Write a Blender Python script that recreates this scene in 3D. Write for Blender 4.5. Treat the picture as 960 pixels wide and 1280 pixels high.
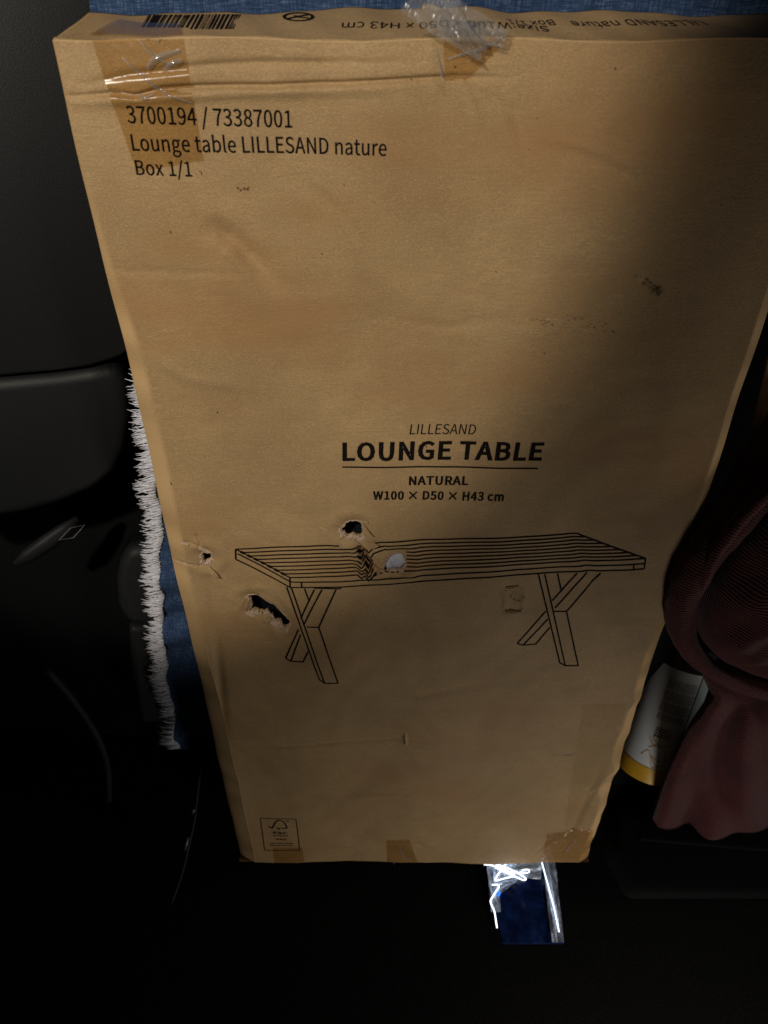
import bpy, math, random, json
import numpy as np
from mathutils import Vector, Matrix
from mathutils.geometry import delaunay_2d_cdt

for o in list(bpy.data.objects):
    bpy.data.objects.remove(o)
scene = bpy.context.scene
C = scene.collection
rad = math.radians
random.seed(7)

# ------------------------------------------------------------------ camera
# The big carton leans back 20 degrees.  Its own frame: X right, Y up along the
# front panel, Z out of the front panel, origin at the middle of the bottom edge.
BW, BL, BT = 0.520, 1.0327, 0.085            # carton width, length, thickness
LEAN = 20.0
BOX_M = Matrix.Translation((0, 0, BT * math.sin(rad(LEAN)) + 0.006)) @ Matrix.Rotation(rad(90 - LEAN), 4, 'X')
CAM_P = Vector((-0.04703958, 1.07808026, 0.55926618))       # camera in the carton's frame
CAM_R = (Vector((0.99999786, 0.00203308, 0.00038495)),       # right, down, forward
         Vector((0.00138621, -0.79625763, 0.60484781)),
         Vector((0.00153642, -0.60484598, -0.79625874)))
FOC = 924.0 / 1280.0                                         # focal length / picture height
cam_d = bpy.data.cameras.new('camera')
cam = bpy.data.objects.new('camera', cam_d)
C.objects.link(cam)
m = Matrix.Identity(4)
for i in range(3):
    m[i][0], m[i][1], m[i][2], m[i][3] = CAM_R[0][i], -CAM_R[1][i], -CAM_R[2][i], CAM_P[i]
cam.matrix_world = BOX_M @ m
cam_d.sensor_fit = 'VERTICAL'
cam_d.sensor_height = 36.0
cam_d.sensor_width = 27.0
cam_d.lens = 36.0 * FOC
cam_d.clip_start = 0.02
cam_d.clip_end = 50
scene.camera = cam
cam_d.dof.use_dof = True
cam_d.dof.focus_distance = 0.70
cam_d.dof.aperture_fstop = 9.0

# ------------------------------------------------------------------ world and lamps (night, inside a car)
world = bpy.data.worlds.new('World')
scene.world = world
world.use_nodes = True
bg = world.node_tree.nodes['Background']
bg.inputs[0].default_value = (0.95, 0.97, 1.0, 1)
bg.inputs[1].default_value = 0.0035
scene.view_settings.view_transform = 'Standard'
scene.view_settings.look = 'None'
scene.view_settings.exposure = 0.0
scene.view_settings.gamma = 1.0
scene.view_settings.use_curve_mapping = False


def box_w(x, y, z):
    return BOX_M @ Vector((x, y, z))


def aim(o, src, dst):
    o.location = src
    o.rotation_euler = (dst - src).to_track_quat('-Z', 'Y').to_euler()


# the cabin reading lamp, above and to the left of the photographer
ld = bpy.data.lights.new('reading_lamp', 'SPOT')
ld.energy = 80.0
ld.color = (1.0, 0.90, 0.76)
ld.spot_size = rad(47.4)
ld.spot_blend = 0.21
ld.shadow_soft_size = 0.035
lamp = bpy.data.objects.new('reading_lamp', ld)
C.objects.link(lamp)
aim(lamp, box_w(-0.75, 1.73, 1.184), box_w(-0.503, 1.20, 0.0))
# added fill lamp, low, lightening the carton's lower right and the can
ad = bpy.data.lights.new('low_fill_light', 'AREA')
ad.energy = 1.55
ad.color = (1.0, 0.92, 0.83)
ad.shape = 'DISK'
ad.size = 0.2
low_fill = bpy.data.objects.new('low_fill_light', ad)
C.objects.link(low_fill)
aim(low_fill, box_w(0.34, -0.10, 0.62), box_w(0.26, 0.0, 0.0))

# second added lamp at the right, grazing the carton to lighten its edge
wd = bpy.data.lights.new('side_fill_light', 'AREA')
wd.energy = 1.3
wd.color = (1.0, 0.90, 0.78)
wd.shape = 'DISK'
wd.size = 0.3
side_fill = bpy.data.objects.new('side_fill_light', wd)
C.objects.link(side_fill)
aim(side_fill, box_w(1.15, 0.72, 0.32), box_w(0.34, 0.62, -0.02))

# ------------------------------------------------------------------ helpers
PW = 960.0


def ray(px, py):
    d = CAM_R[2] + CAM_R[0] * ((px - 480) / 924.0) + CAM_R[1] * ((py - 640) / 924.0)
    return d


def at(px, py, depth):
    """world point seen at photo pixel px,py at the given depth (m)"""
    return BOX_M @ (CAM_P + ray(px, py) * depth)


def uv(px, py, z=0.0):
    """photo pixel -> carton frame x,y on the plane Z=z (m)"""
    d = ray(px, py)
    s = (z - CAM_P.z) / d.z
    q = CAM_P + d * s
    return q.x, q.y


def mk(name, verts, faces, mat, parent=None, smooth=True, edges=()):
    me = bpy.data.meshes.new(name)
    if isinstance(verts, np.ndarray):
        verts = verts.tolist()
    me.from_pydata(verts, list(edges), faces)
    me.validate()
    me.update()
    if smooth:
        me.polygons.foreach_set('use_smooth', [True] * len(me.polygons))
    o = bpy.data.objects.new(name, me)
    C.objects.link(o)
    if mat:
        me.materials.append(mat)
    if parent:
        o.parent = parent
    return o


def empty(name, mat4=None):
    o = bpy.data.objects.new(name, None)
    C.objects.link(o)
    o.empty_display_size = 0.05
    if mat4 is not None:
        o.matrix_world = mat4
    return o


def tag(o, label=None, cat=None, group=None, kind=None):
    for k, v in (('label', label), ('category', cat), ('group', group), ('kind', kind)):
        if v:
            o[k] = v
    return o


def grid_faces(nu, nv, wrap=False):
    f = []
    for j in range(nv - 1):
        for i in range(nu - 1 + (1 if wrap else 0)):
            a, b = j * nu + i, j * nu + (i + 1) % nu
            f.append((a, b, b + nu, a + nu))
    return f


def bevel(o, w, n=3):
    b = o.modifiers.new('bevel', 'BEVEL')
    b.width = w
    b.segments = n
    b.limit_method = 'ANGLE'
    b.angle_limit = rad(35)
    return o


def solid(o, t, off=0.0):
    s = o.modifiers.new('solid', 'SOLIDIFY')
    s.thickness = t
    s.offset = off
    return o


def subsurf(o, n=2):
    s = o.modifiers.new('sub', 'SUBSURF')
    s.levels = n
    s.render_levels = n
    return o


def tube(pts, radii, n=12, flat=1.0, close=True):
    """swept tube through points; returns verts, faces"""
    pts = [Vector(p) for p in pts]
    if not hasattr(radii, '__len__'):
        radii = [radii] * len(pts)
    V, F = [], []
    up = None
    for i, p in enumerate(pts):
        t = (pts[min(i + 1, len(pts) - 1)] - pts[max(i - 1, 0)]).normalized()
        if up is None:
            up = t.orthogonal().normalized()
        up = (up - t * up.dot(t)).normalized()
        s = t.cross(up)
        for k in range(n):
            a = 2 * math.pi * k / n
            V.append(p + up * (math.cos(a) * radii[i]) + s * (math.sin(a) * radii[i] * flat))
    F = grid_faces(n, len(pts), wrap=True)
    if close:
        F.append(tuple(range(n))[::-1])
        F.append(tuple((len(pts) - 1) * n + k for k in range(n)))
    return [tuple(v) for v in V], F


def spline(pts, n=8):
    """Catmull-Rom through points"""
    P = [Vector(p) for p in pts]
    P = [P[0] * 2 - P[1]] + P + [P[-1] * 2 - P[-2]]
    out = []
    for i in range(1, len(P) - 2):
        for k in range(n):
            t = k / n
            a, b, c, d = P[i - 1], P[i], P[i + 1], P[i + 2]
            out.append(0.5 * ((2 * b) + (c - a) * t + (2 * a - 5 * b + 4 * c - d) * t * t + (3 * b - a - 3 * c + d) * t ** 3))
    out.append(P[-2])
    return out


# ------------------------------------------------------------------ materials
def new_mat(name):
    mt = bpy.data.materials.new(name)
    mt.use_nodes = True
    nt = mt.node_tree
    return mt, nt, nt.nodes['Principled BSDF']


def N(nt, typ, **kw):
    n = nt.nodes.new(typ)
    for k, v in kw.items():
        setattr(n, k, v)
    return n


def mapped(nt, scale, coord='Object', rot=(0, 0, 0)):
    tc = N(nt, 'ShaderNodeTexCoord')
    mp = N(nt, 'ShaderNodeMapping')
    mp.inputs['Scale'].default_value = scale
    mp.inputs['Rotation'].default_value = rot
    nt.links.new(tc.outputs[coord], mp.inputs['Vector'])
    return mp.outputs['Vector']


def noise(nt, vec, scale, detail=4, rough=0.6):
    n = N(nt, 'ShaderNodeTexNoise')
    n.inputs['Scale'].default_value = scale
    n.inputs['Detail'].default_value = detail
    n.inputs['Roughness'].default_value = rough
    nt.links.new(vec, n.inputs['Vector'])
    return n.outputs['Fac']


def ramp(nt, fac, stops):
    r = N(nt, 'ShaderNodeValToRGB')
    e = r.color_ramp.elements
    while len(e) < len(stops):
        e.new(0.5)
    for el, (p, c) in zip(e, stops):
        el.position = p
        el.color = c if len(c) == 4 else (*c, 1)
    nt.links.new(fac, r.inputs[0])
    return r.outputs[0]


def mixc(nt, a, b, fac, mode='MIX'):
    mx = N(nt, 'ShaderNodeMix', data_type='RGBA', blend_type=mode)
    for sock, v in ((mx.inputs[6], a), (mx.inputs[7], b), (mx.inputs[0], fac)):
        if hasattr(v, 'links'):
            nt.links.new(v, sock)
        elif sock == mx.inputs[0]:
            sock.default_value = v
        else:
            sock.default_value = (*v, 1)
    return mx.outputs[2]


def bump(nt, bs, h, strength, dist=0.001):
    b = N(nt, 'ShaderNodeBump')
    b.inputs['Strength'].default_value = strength
    b.inputs['Distance'].default_value = dist
    nt.links.new(h, b.inputs['Height'])
    nt.links.new(b.outputs[0], bs.inputs['Normal'])
    return b


def simple(name, col, rough=0.6, spec=0.5, metal=0.0, nscale=0, namp=0.15, bmp=0.0):
    mt, nt, bs = new_mat(name)
    bs.inputs['Roughness'].default_value = rough
    bs.inputs['Metallic'].default_value = metal
    bs.inputs['Specular IOR Level'].default_value = spec
    bs.inputs['Base Color'].default_value = (*col, 1)
    if nscale:
        v = mapped(nt, (1, 1, 1))
        f = noise(nt, v, nscale)
        lo = tuple(c * (1 - namp) for c in col)
        hi = tuple(min(1, c * (1 + namp)) for c in col)
        nt.links.new(ramp(nt, f, [(0.3, lo), (0.7, hi)]), bs.inputs['Base Color'])
        if bmp:
            bump(nt, bs, f, bmp, 0.001)
    return mt


def kraft(name, base, dark, tint=1.0):
    mt, nt, bs = new_mat(name)
    v = mapped(nt, (1, 1, 1))
    fib = noise(nt, mapped(nt, (85, 430, 300)), 1.0, 5, 0.7)      # horizontal paper grain
    fine = noise(nt, v, 900, 2, 0.6)
    mott = noise(nt, v, 9, 5, 0.62)
    mott2 = noise(nt, mapped(nt, (3.2, 8, 5)), 1.0, 4, 0.55)
    col = ramp(nt, mott, [(0.30, tuple(c * 0.86 for c in dark)), (0.62, base)])
    col = mixc(nt, col, tuple(c * 0.80 for c in base), ramp(nt, fib, [(0.42, (0, 0, 0)), (0.74, (0.95, 0.95, 0.95))]))
    col = mixc(nt, col, tuple(min(1, c * 1.18) for c in base), ramp(nt, fib, [(0.18, (0.6, 0.6, 0.6)), (0.42, (0, 0, 0))]))
    spk = noise(nt, mapped(nt, (520, 1150, 700)), 1.0, 3, 0.75)
    col = mixc(nt, col, tuple(c * 0.62 for c in base), ramp(nt, spk, [(0.50, (0, 0, 0)), (0.72, (0.85, 0.85, 0.85))]))
    col = mixc(nt, col, tuple(min(1, c * 1.35) for c in base), ramp(nt, spk, [(0.28, (0.7, 0.7, 0.7)), (0.47, (0, 0, 0))]))
    # broad rubbed dirt
    drt = noise(nt, mapped(nt, (5, 11, 7)), 1.0, 8, 0.72)
    col = mixc(nt, col, tuple(c * 0.60 for c in base), ramp(nt, drt, [(0.52, (0, 0, 0)), (0.78, (0.6, 0.6, 0.6))]))
    # faint reddish handling stains
    col = mixc(nt, col, (base[0] * 0.80, base[1] * 0.64, base[2] * 0.52), ramp(nt, mott2, [(0.50, (0, 0, 0)), (0.72, (0.7, 0.7, 0.7))]))
    # dark pulp specks
    vor = N(nt, 'ShaderNodeTexVoronoi')
    vor.inputs['Scale'].default_value = 34
    nt.links.new(mapped(nt, (1.0, 1.6, 1)), vor.inputs['Vector'])
    sp = ramp(nt, vor.outputs['Distance'], [(0.028, (0.6, 0.6, 0.6)), (0.05, (0, 0, 0))])
    spm = mixc(nt, (0, 0, 0), sp, ramp(nt, noise(nt, v, 14, 2), [(0.54, (0, 0, 0)), (0.60, (1, 1, 1))]))
    col = mixc(nt, col, tuple(c * 0.28 for c in base), spm)
    # rubbed edges, plus light painted onto the crushed strips and top fold
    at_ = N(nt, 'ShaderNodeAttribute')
    at_.attribute_name = 'edge_light_wear'
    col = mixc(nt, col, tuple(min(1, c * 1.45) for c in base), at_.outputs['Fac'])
    nt.links.new(col, bs.inputs['Base Color'])
    bs.inputs['Roughness'].default_value = 0.62
    bs.inputs['Specular IOR Level'].default_value = 0.28
    mh = N(nt, 'ShaderNodeMath', operation='ADD')
    nt.links.new(fib, mh.inputs[0])
    nt.links.new(fine, mh.inputs[1])
    bump(nt, bs, mh.outputs[0], 0.42, 0.0008)
    return mt


M = {}
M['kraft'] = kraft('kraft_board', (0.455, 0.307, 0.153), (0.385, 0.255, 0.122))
M['kraft_pale'] = kraft('pale_board', (0.70, 0.56, 0.42), (0.62, 0.48, 0.35))
M['torn'] = kraft('torn_paper', (0.62, 0.47, 0.36), (0.46, 0.33, 0.22))
M['ink'] = simple('black_ink', (0.008, 0.006, 0.005), 0.85, 0.08, 0, 300, 0.4)
M['brown_mark'] = simple('brown_scuff', (0.12, 0.06, 0.025), 0.8, 0.2, 0, 200, 0.4)
M['foam'] = simple('grey_foam', (0.42, 0.44, 0.50), 0.6, 0.3, 0, 90, 0.3, 0.8)
M['wrap'] = simple('dark_wrapping', (0.010, 0.013, 0.018), 0.28, 0.6, 0, 40, 0.4, 0.6)


def film_mat(name, tint, gl=0.10, rough=0.12, milky=0.0):
    mt = bpy.data.materials.new(name)
    mt.use_nodes = True
    nt = mt.node_tree
    nt.nodes.clear()
    out = N(nt, 'ShaderNodeOutputMaterial')
    tr = N(nt, 'ShaderNodeBsdfTransparent')
    tr.inputs[0].default_value = (*tint, 1)
    g = N(nt, 'ShaderNodeBsdfGlossy')
    g.inputs['Roughness'].default_value = rough
    g.inputs[0].default_value = (1, 1, 1, 1)
    d = N(nt, 'ShaderNodeBsdfTranslucent')
    d.inputs[0].default_value = (0.8, 0.82, 0.85, 1)
    d2 = N(nt, 'ShaderNodeBsdfDiffuse')
    d2.inputs[0].default_value = (0.8, 0.82, 0.85, 1)
    da = N(nt, 'ShaderNodeAddShader')
    lw_ = N(nt, 'ShaderNodeLayerWeight')
    pw = N(nt, 'ShaderNodeMath', operation='POWER')
    pw.inputs[1].default_value = 3.5
    nt.links.new(lw_.outputs['Facing'], pw.inputs[0])
    fr = N(nt, 'ShaderNodeMath', operation='MULTIPLY')
    fr.inputs[1].default_value = 0.7
    nt.links.new(pw.outputs[0], fr.inputs[0])
    mth = N(nt, 'ShaderNodeMath', operation='ADD')
    mth.inputs[1].default_value = gl
    m1 = N(nt, 'ShaderNodeMixShader')
    m2 = N(nt, 'ShaderNodeMixShader')
    m1.inputs[0].default_value = milky
    L = nt.links.new
    L(fr.outputs[0], mth.inputs[0])
    L(d2.outputs[0], m1.inputs[2])
    L(tr.outputs[0], m1.inputs[1])
    L(mth.outputs[0], m2.inputs[0])
    L(m1.outputs[0], m2.inputs[1])
    L(g.outputs[0], m2.inputs[2])
    L(m2.outputs[0], out.inputs[0])
    return mt


M['tape'] = film_mat('packing_tape', (0.88, 0.80, 0.66), 0.015, 0.22, 0.0)
M['tape_clear'] = film_mat('clear_tape', (0.95, 0.945, 0.92), -1.0, 0.5, 0.0)
M['film'] = film_mat('crumpled_film', (0.86, 0.86, 0.86), 0.10, 0.15, 0.14)
M['plastic'] = simple('black_plastic', (0.0075, 0.0085, 0.010), 0.50, 0.35, 0, 900, 0.3, 0.25)
M['plastic_gap'] = simple('panel_gap', (0.002, 0.002, 0.002), 0.9, 0.1)
M['carpet'] = simple('black_carpet', (0.006, 0.006, 0.006), 0.95, 0.1, 0, 400, 0.6, 0.8)
M['seat'] = simple('black_upholstery', (0.004, 0.0045, 0.005), 0.9, 0.1, 0, 500, 0.4, 0.6)
M['trim'] = simple('grey_trim', (0.020, 0.021, 0.023), 0.65, 0.25, 0.0)
M['chrome'] = simple('dull_chrome', (0.16, 0.165, 0.17), 0.45, 0.5, 0.8)
M['dark'] = simple('dark_moulding', (0.010, 0.011, 0.012), 0.6, 0.3, 0, 300, 0.3, 0.2)

GLYPHS = '{"R":{"/":[137,[[4,-63,27,-63,132,278,109,278]]],"0":[194,[[97,-5,140,10,167,55,177,129,167,203,140,247,97,261,55,247,27,203,18,129,27,55,55,10],[97,21,72,33,55,68,48,129,55,190,72,225,97,236,123,225,140,190,146,129,140,68,123,33]]],"1":[194,[[31,0,172,0,172,27,120,27,120,257,96,257,81,249,63,243,42,238,42,218,88,218,88,27,31,27]]],"3":[194,[[92,-5,134,4,163,29,175,69,167,100,148,121,120,134,144,149,160,169,166,197,156,232,130,254,91,261,64,257,40,246,20,231,37,210,53,223,70,232,90,235,113,230,128,216,133,195,127,170,104,152,62,146,62,121,109,115,135,97,142,70,135,44,117,28,90,22,64,26,43,37,27,51,10,31,30,13,57,0]]],"4":[194,[[119,0,149,0,149,71,183,71,183,96,149,96,149,257,114,257,7,92,7,71,119,71],[119,96,40,96,99,184,106,197,113,209,119,222,120,207,119,190,119,175]]],"5":[194,[[92,-5,133,6,164,36,176,83,165,130,137,157,98,165,84,164,72,161,60,155,67,229,163,229,163,257,39,257,30,137,47,126,61,134,75,139,90,141,118,134,137,114,143,83,136,50,116,29,89,22,62,26,42,37,26,50,9,29,30,13,56,0]]],"7":[194,[[69,0,103,0,111,89,133,164,178,237,178,257,17,257,17,229,142,229,102,160,79,87]]],"8":[194,[[98,-5,140,4,168,28,178,62,172,92,156,114,135,129,151,146,164,168,169,193,161,228,136,252,99,261,63,252,38,230,28,195,33,171,46,151,63,136,40,118,23,95,16,64,27,28,56,4],[116,139,87,152,66,170,57,195,63,217,77,232,98,237,122,231,137,214,142,191,139,173,130,155],[98,19,71,25,52,42,44,67,49,90,61,109,80,125,114,110,138,91,148,63,142,40,124,25]]],"9":[194,[[82,-5,128,10,162,56,175,139,164,207,133,248,89,261,52,251,26,222,15,178,24,133,49,106,86,97,107,101,128,112,145,129,135,66,112,32,81,22,65,24,50,31,38,42,20,22,37,8,57,-1],[145,155,127,136,109,125,91,121,66,128,51,148,46,178,51,209,67,229,89,236,117,227,136,200]]],":":[97,[[49,137,60,140,69,148,72,161,69,174,60,182,49,186,37,182,29,174,26,161,29,148,37,140],[49,-5,60,-1,69,7,72,20,69,32,60,41,49,44,37,41,29,32,26,20,29,7,37,-1]]],"A":[213,[[1,0,34,0,59,78,153,78,177,0,211,0,124,257,88,257],[67,104,79,144,88,172,97,201,105,230,115,201,123,172,132,144,145,104]]],"B":[230,[[35,0,117,0,168,8,202,33,214,75,208,105,189,126,162,137,183,150,195,170,200,194,188,230,157,250,111,257,35,257],[68,148,68,231,107,231,141,227,161,214,168,190,161,167,141,153,106,148],[68,26,68,123,112,123,151,118,174,102,182,76,174,48,150,31,112,26]]],"C":[223,[[132,-5,163,0,189,12,211,32,193,53,176,37,156,27,133,24,91,37,63,73,54,129,64,185,92,220,134,233,155,230,172,221,187,209,204,230,187,245,163,257,134,261,76,245,35,200,20,128,35,57,75,11]]],"D":[241,[[35,0,101,0,166,15,206,60,220,129,206,199,166,242,99,257,35,257],[68,27,68,230,97,230,147,219,177,184,187,129,177,74,147,39,97,27]]],"E":[206,[[35,0,187,0,187,28,68,28,68,121,165,121,165,149,68,149,68,229,183,229,183,257,35,257]]],"F":[193,[[35,0,68,0,68,115,166,115,166,143,68,143,68,229,183,229,183,257,35,257]]],"G":[241,[[136,-5,168,-1,195,10,215,25,215,133,131,133,131,106,186,106,186,39,173,31,157,26,139,24,93,37,64,73,54,129,64,185,94,220,139,233,162,230,180,221,194,209,212,230,194,245,170,256,138,261,77,245,36,200,20,128,35,57,76,11]]],"H":[255,[[35,0,68,0,68,121,187,121,187,0,220,0,220,257,187,257,187,149,68,149,68,257,35,257]]],"I":[103,[[35,0,68,0,68,257,35,257]]],"L":[190,[[35,0,180,0,180,28,68,28,68,257,35,257]]],"N":[253,[[35,0,66,0,66,135,65,162,64,189,62,215,91,162,185,0,218,0,218,257,187,257,187,123,188,96,189,69,192,42,162,95,68,257,35,257]]],"O":[260,[[130,-5,187,12,225,58,239,129,225,200,187,245,130,261,73,245,34,200,20,129,34,58,73,12],[130,24,90,37,63,73,54,129,63,185,90,220,130,233,170,220,197,185,206,129,197,73,170,37]]],"R":[222,[[68,135,68,230,111,230,145,226,166,212,173,185,166,157,145,140,111,135],[176,0,213,0,147,112,178,126,198,150,205,185,194,227,162,250,116,257,35,257,35,0,68,0,68,109,114,109]]],"S":[209,[[106,-5,153,5,183,31,194,68,187,100,168,122,141,137,104,153,84,162,68,175,62,196,68,215,84,228,110,233,132,230,151,222,168,209,185,230,164,246,139,257,110,261,68,252,39,228,29,193,37,162,57,141,81,127,118,111,140,101,155,87,161,65,154,44,136,29,107,24,81,28,57,39,36,56,17,33,42,13,72,0]]],"T":[210,[[89,0,121,0,121,229,199,229,199,257,11,257,11,229,89,229]]],"U":[252,[[126,-5,173,6,206,41,218,106,218,257,187,257,187,105,179,57,157,31,126,24,96,31,75,57,67,105,67,257,34,257,34,106,47,41,79,6]]],"W":[307,[[63,0,102,0,140,155,144,175,149,194,153,213,159,194,163,175,167,155,206,0,245,0,298,257,267,257,239,117,235,89,230,62,225,34,217,62,211,89,205,117,169,257,140,257,104,117,98,89,92,62,86,34,80,62,74,89,69,117,42,257,9,257]]],"a":[197,[[76,-5,99,-1,120,9,139,23,143,0,169,0,169,117,162,158,141,185,103,195,74,191,49,182,29,170,41,148,58,158,77,165,98,168,122,161,134,144,137,120,71,107,33,84,21,49,28,20,47,2],[85,21,68,24,56,34,51,51,59,73,87,89,137,99,137,46,120,32,103,24]]],"b":[216,[[116,-5,157,8,187,42,199,98,190,149,164,183,123,195,102,191,82,182,63,168,64,202,64,279,32,279,32,0,58,0,61,20,79,7,98,-2],[111,22,97,24,81,30,64,42,64,142,82,156,99,165,115,168,144,159,160,135,165,98,158,57,139,31]]],"c":[179,[[107,-5,129,-2,150,7,169,19,155,41,142,31,127,25,110,22,79,31,59,57,51,95,59,133,80,159,111,168,125,166,137,160,149,152,165,173,150,184,132,192,110,195,64,183,31,149,18,95,30,41,62,7]]],"e":[194,[[109,-5,133,-2,154,5,172,15,160,36,146,28,130,23,113,21,81,29,59,52,50,88,178,88,179,93,179,99,179,106,170,153,145,184,103,195,62,183,31,148,18,95,31,41,63,7],[49,110,59,142,79,163,104,169,129,163,146,143,151,110]]],"g":[197,[[96,-88,147,-78,181,-54,193,-22,185,4,163,19,126,23,89,23,69,26,59,33,56,44,57,53,62,61,68,67,77,63,86,61,96,60,131,68,156,91,166,126,164,142,158,155,150,166,189,166,189,190,123,190,115,193,106,194,96,195,61,187,35,163,25,127,29,106,38,89,50,76,40,66,32,54,29,39,31,26,37,15,46,8,31,-6,21,-21,18,-37,28,-64,55,-82],[96,82,76,87,61,103,56,127,61,151,76,166,96,172,117,166,131,151,137,127,131,103,116,87],[101,-65,71,-61,52,-50,46,-32,48,-21,54,-10,65,0,74,-2,82,-3,90,-3,123,-3,144,-5,157,-13,161,-27,154,-46,133,-60]]],"i":[96,[[32,0,64,0,64,190,32,190],[48,229,59,232,67,239,70,251,67,262,59,269,48,271,37,269,30,262,27,251,30,239,37,232]]],"l":[99,[[66,-5,74,-4,79,-3,84,-2,80,23,77,22,73,22,69,23,66,28,64,36,64,279,32,279,32,38,36,15,47,0]]],"m":[324,[[32,0,64,0,64,138,81,154,97,164,112,167,132,162,144,145,147,116,147,0,179,0,179,138,196,154,212,164,227,167,247,162,259,145,263,116,263,0,294,0,294,120,288,161,269,186,237,195,215,190,194,178,174,159,164,178,146,191,121,195,100,191,80,179,62,162,58,190,32,190]]],"n":[214,[[32,0,64,0,64,138,82,154,98,164,116,167,137,162,149,145,152,116,152,0,184,0,184,120,178,161,159,186,126,195,102,191,81,179,62,162,58,190,32,190]]],"o":[212,[[106,-5,150,7,182,41,194,95,182,149,150,183,106,195,63,183,31,149,18,95,31,41,63,7],[106,22,77,31,58,57,51,95,58,133,77,159,106,168,135,159,154,133,161,95,154,57,135,31]]],"r":[136,[[32,0,64,0,64,122,79,148,95,162,112,166,119,166,125,165,131,163,137,191,131,193,124,195,116,195,96,190,78,176,62,155,58,190,32,190]]],"t":[132,[[92,-5,104,-4,116,-1,127,2,121,27,114,24,106,22,99,21,82,26,72,38,70,58,70,164,121,164,121,190,70,190,70,244,43,244,40,190,9,188,9,164,38,164,38,59,43,25,60,3]]],"u":[213,[[88,-5,112,0,132,12,151,30,154,0,181,0,181,190,149,190,149,55,132,37,115,26,97,23,77,28,65,45,62,74,62,190,29,190,29,70,36,29,55,4]]],"x":[174,[[5,0,39,0,64,44,71,56,77,67,84,78,93,67,100,56,106,44,134,0,169,0,106,96,164,190,131,190,107,148,102,138,96,127,91,117,83,127,76,138,70,148,45,190,10,190,68,99]]],"z":[166,[[12,0,156,0,156,26,53,26,153,173,153,190,23,190,23,164,112,164,12,17]]],"\u00d7":[350,[[271,19,288,36,192,132,288,228,271,244,175,148,79,244,62,227,158,132,62,36,79,19,175,115]]]}}'

# ------------------------------------------------------------------ setting: the car floor
fl = []
for j in range(41):
    for i in range(41):
        x, y = -1.6 + 3.2 * i / 40, -1.6 + 3.0 * j / 40
        fl.append((x, y, 0.004 * math.sin(x * 9 + 2 * math.sin(y * 5)) * math.sin(y * 7) - 0.004))
tag(mk('car_floor', fl, grid_faces(41, 41), M['carpet']), kind='structure')

# ------------------------------------------------------------------ the big carton
box = tag(empty('cardboard_box', BOX_M), 'large worn brown cardboard box leaning back, printed with a lounge table drawing', 'cardboard box')


def seg_d(U, V, pts):
    """distance in metres from grid points to a polyline, and position 0..1 along it"""
    best = np.full(np.shape(U), 9.0)
    pos = np.zeros(np.shape(U))
    n = len(pts) - 1
    for k in range(n):
        (ax, ay), (bx, by) = pts[k], pts[k + 1]
        dx, dy = bx - ax, by - ay
        t = np.clip(((U - ax) * dx + (V - ay) * dy) / (dx * dx + dy * dy + 1e-12), 0, 1)
        d = np.hypot(U - ax - t * dx, V - ay - t * dy)
        w = d < best
        best = np.where(w, d, best)
        pos = np.where(w, (k + t) / n, pos)
    return best, pos


def PL(*p):
    return [uv(x, y) for x, y in p]


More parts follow.
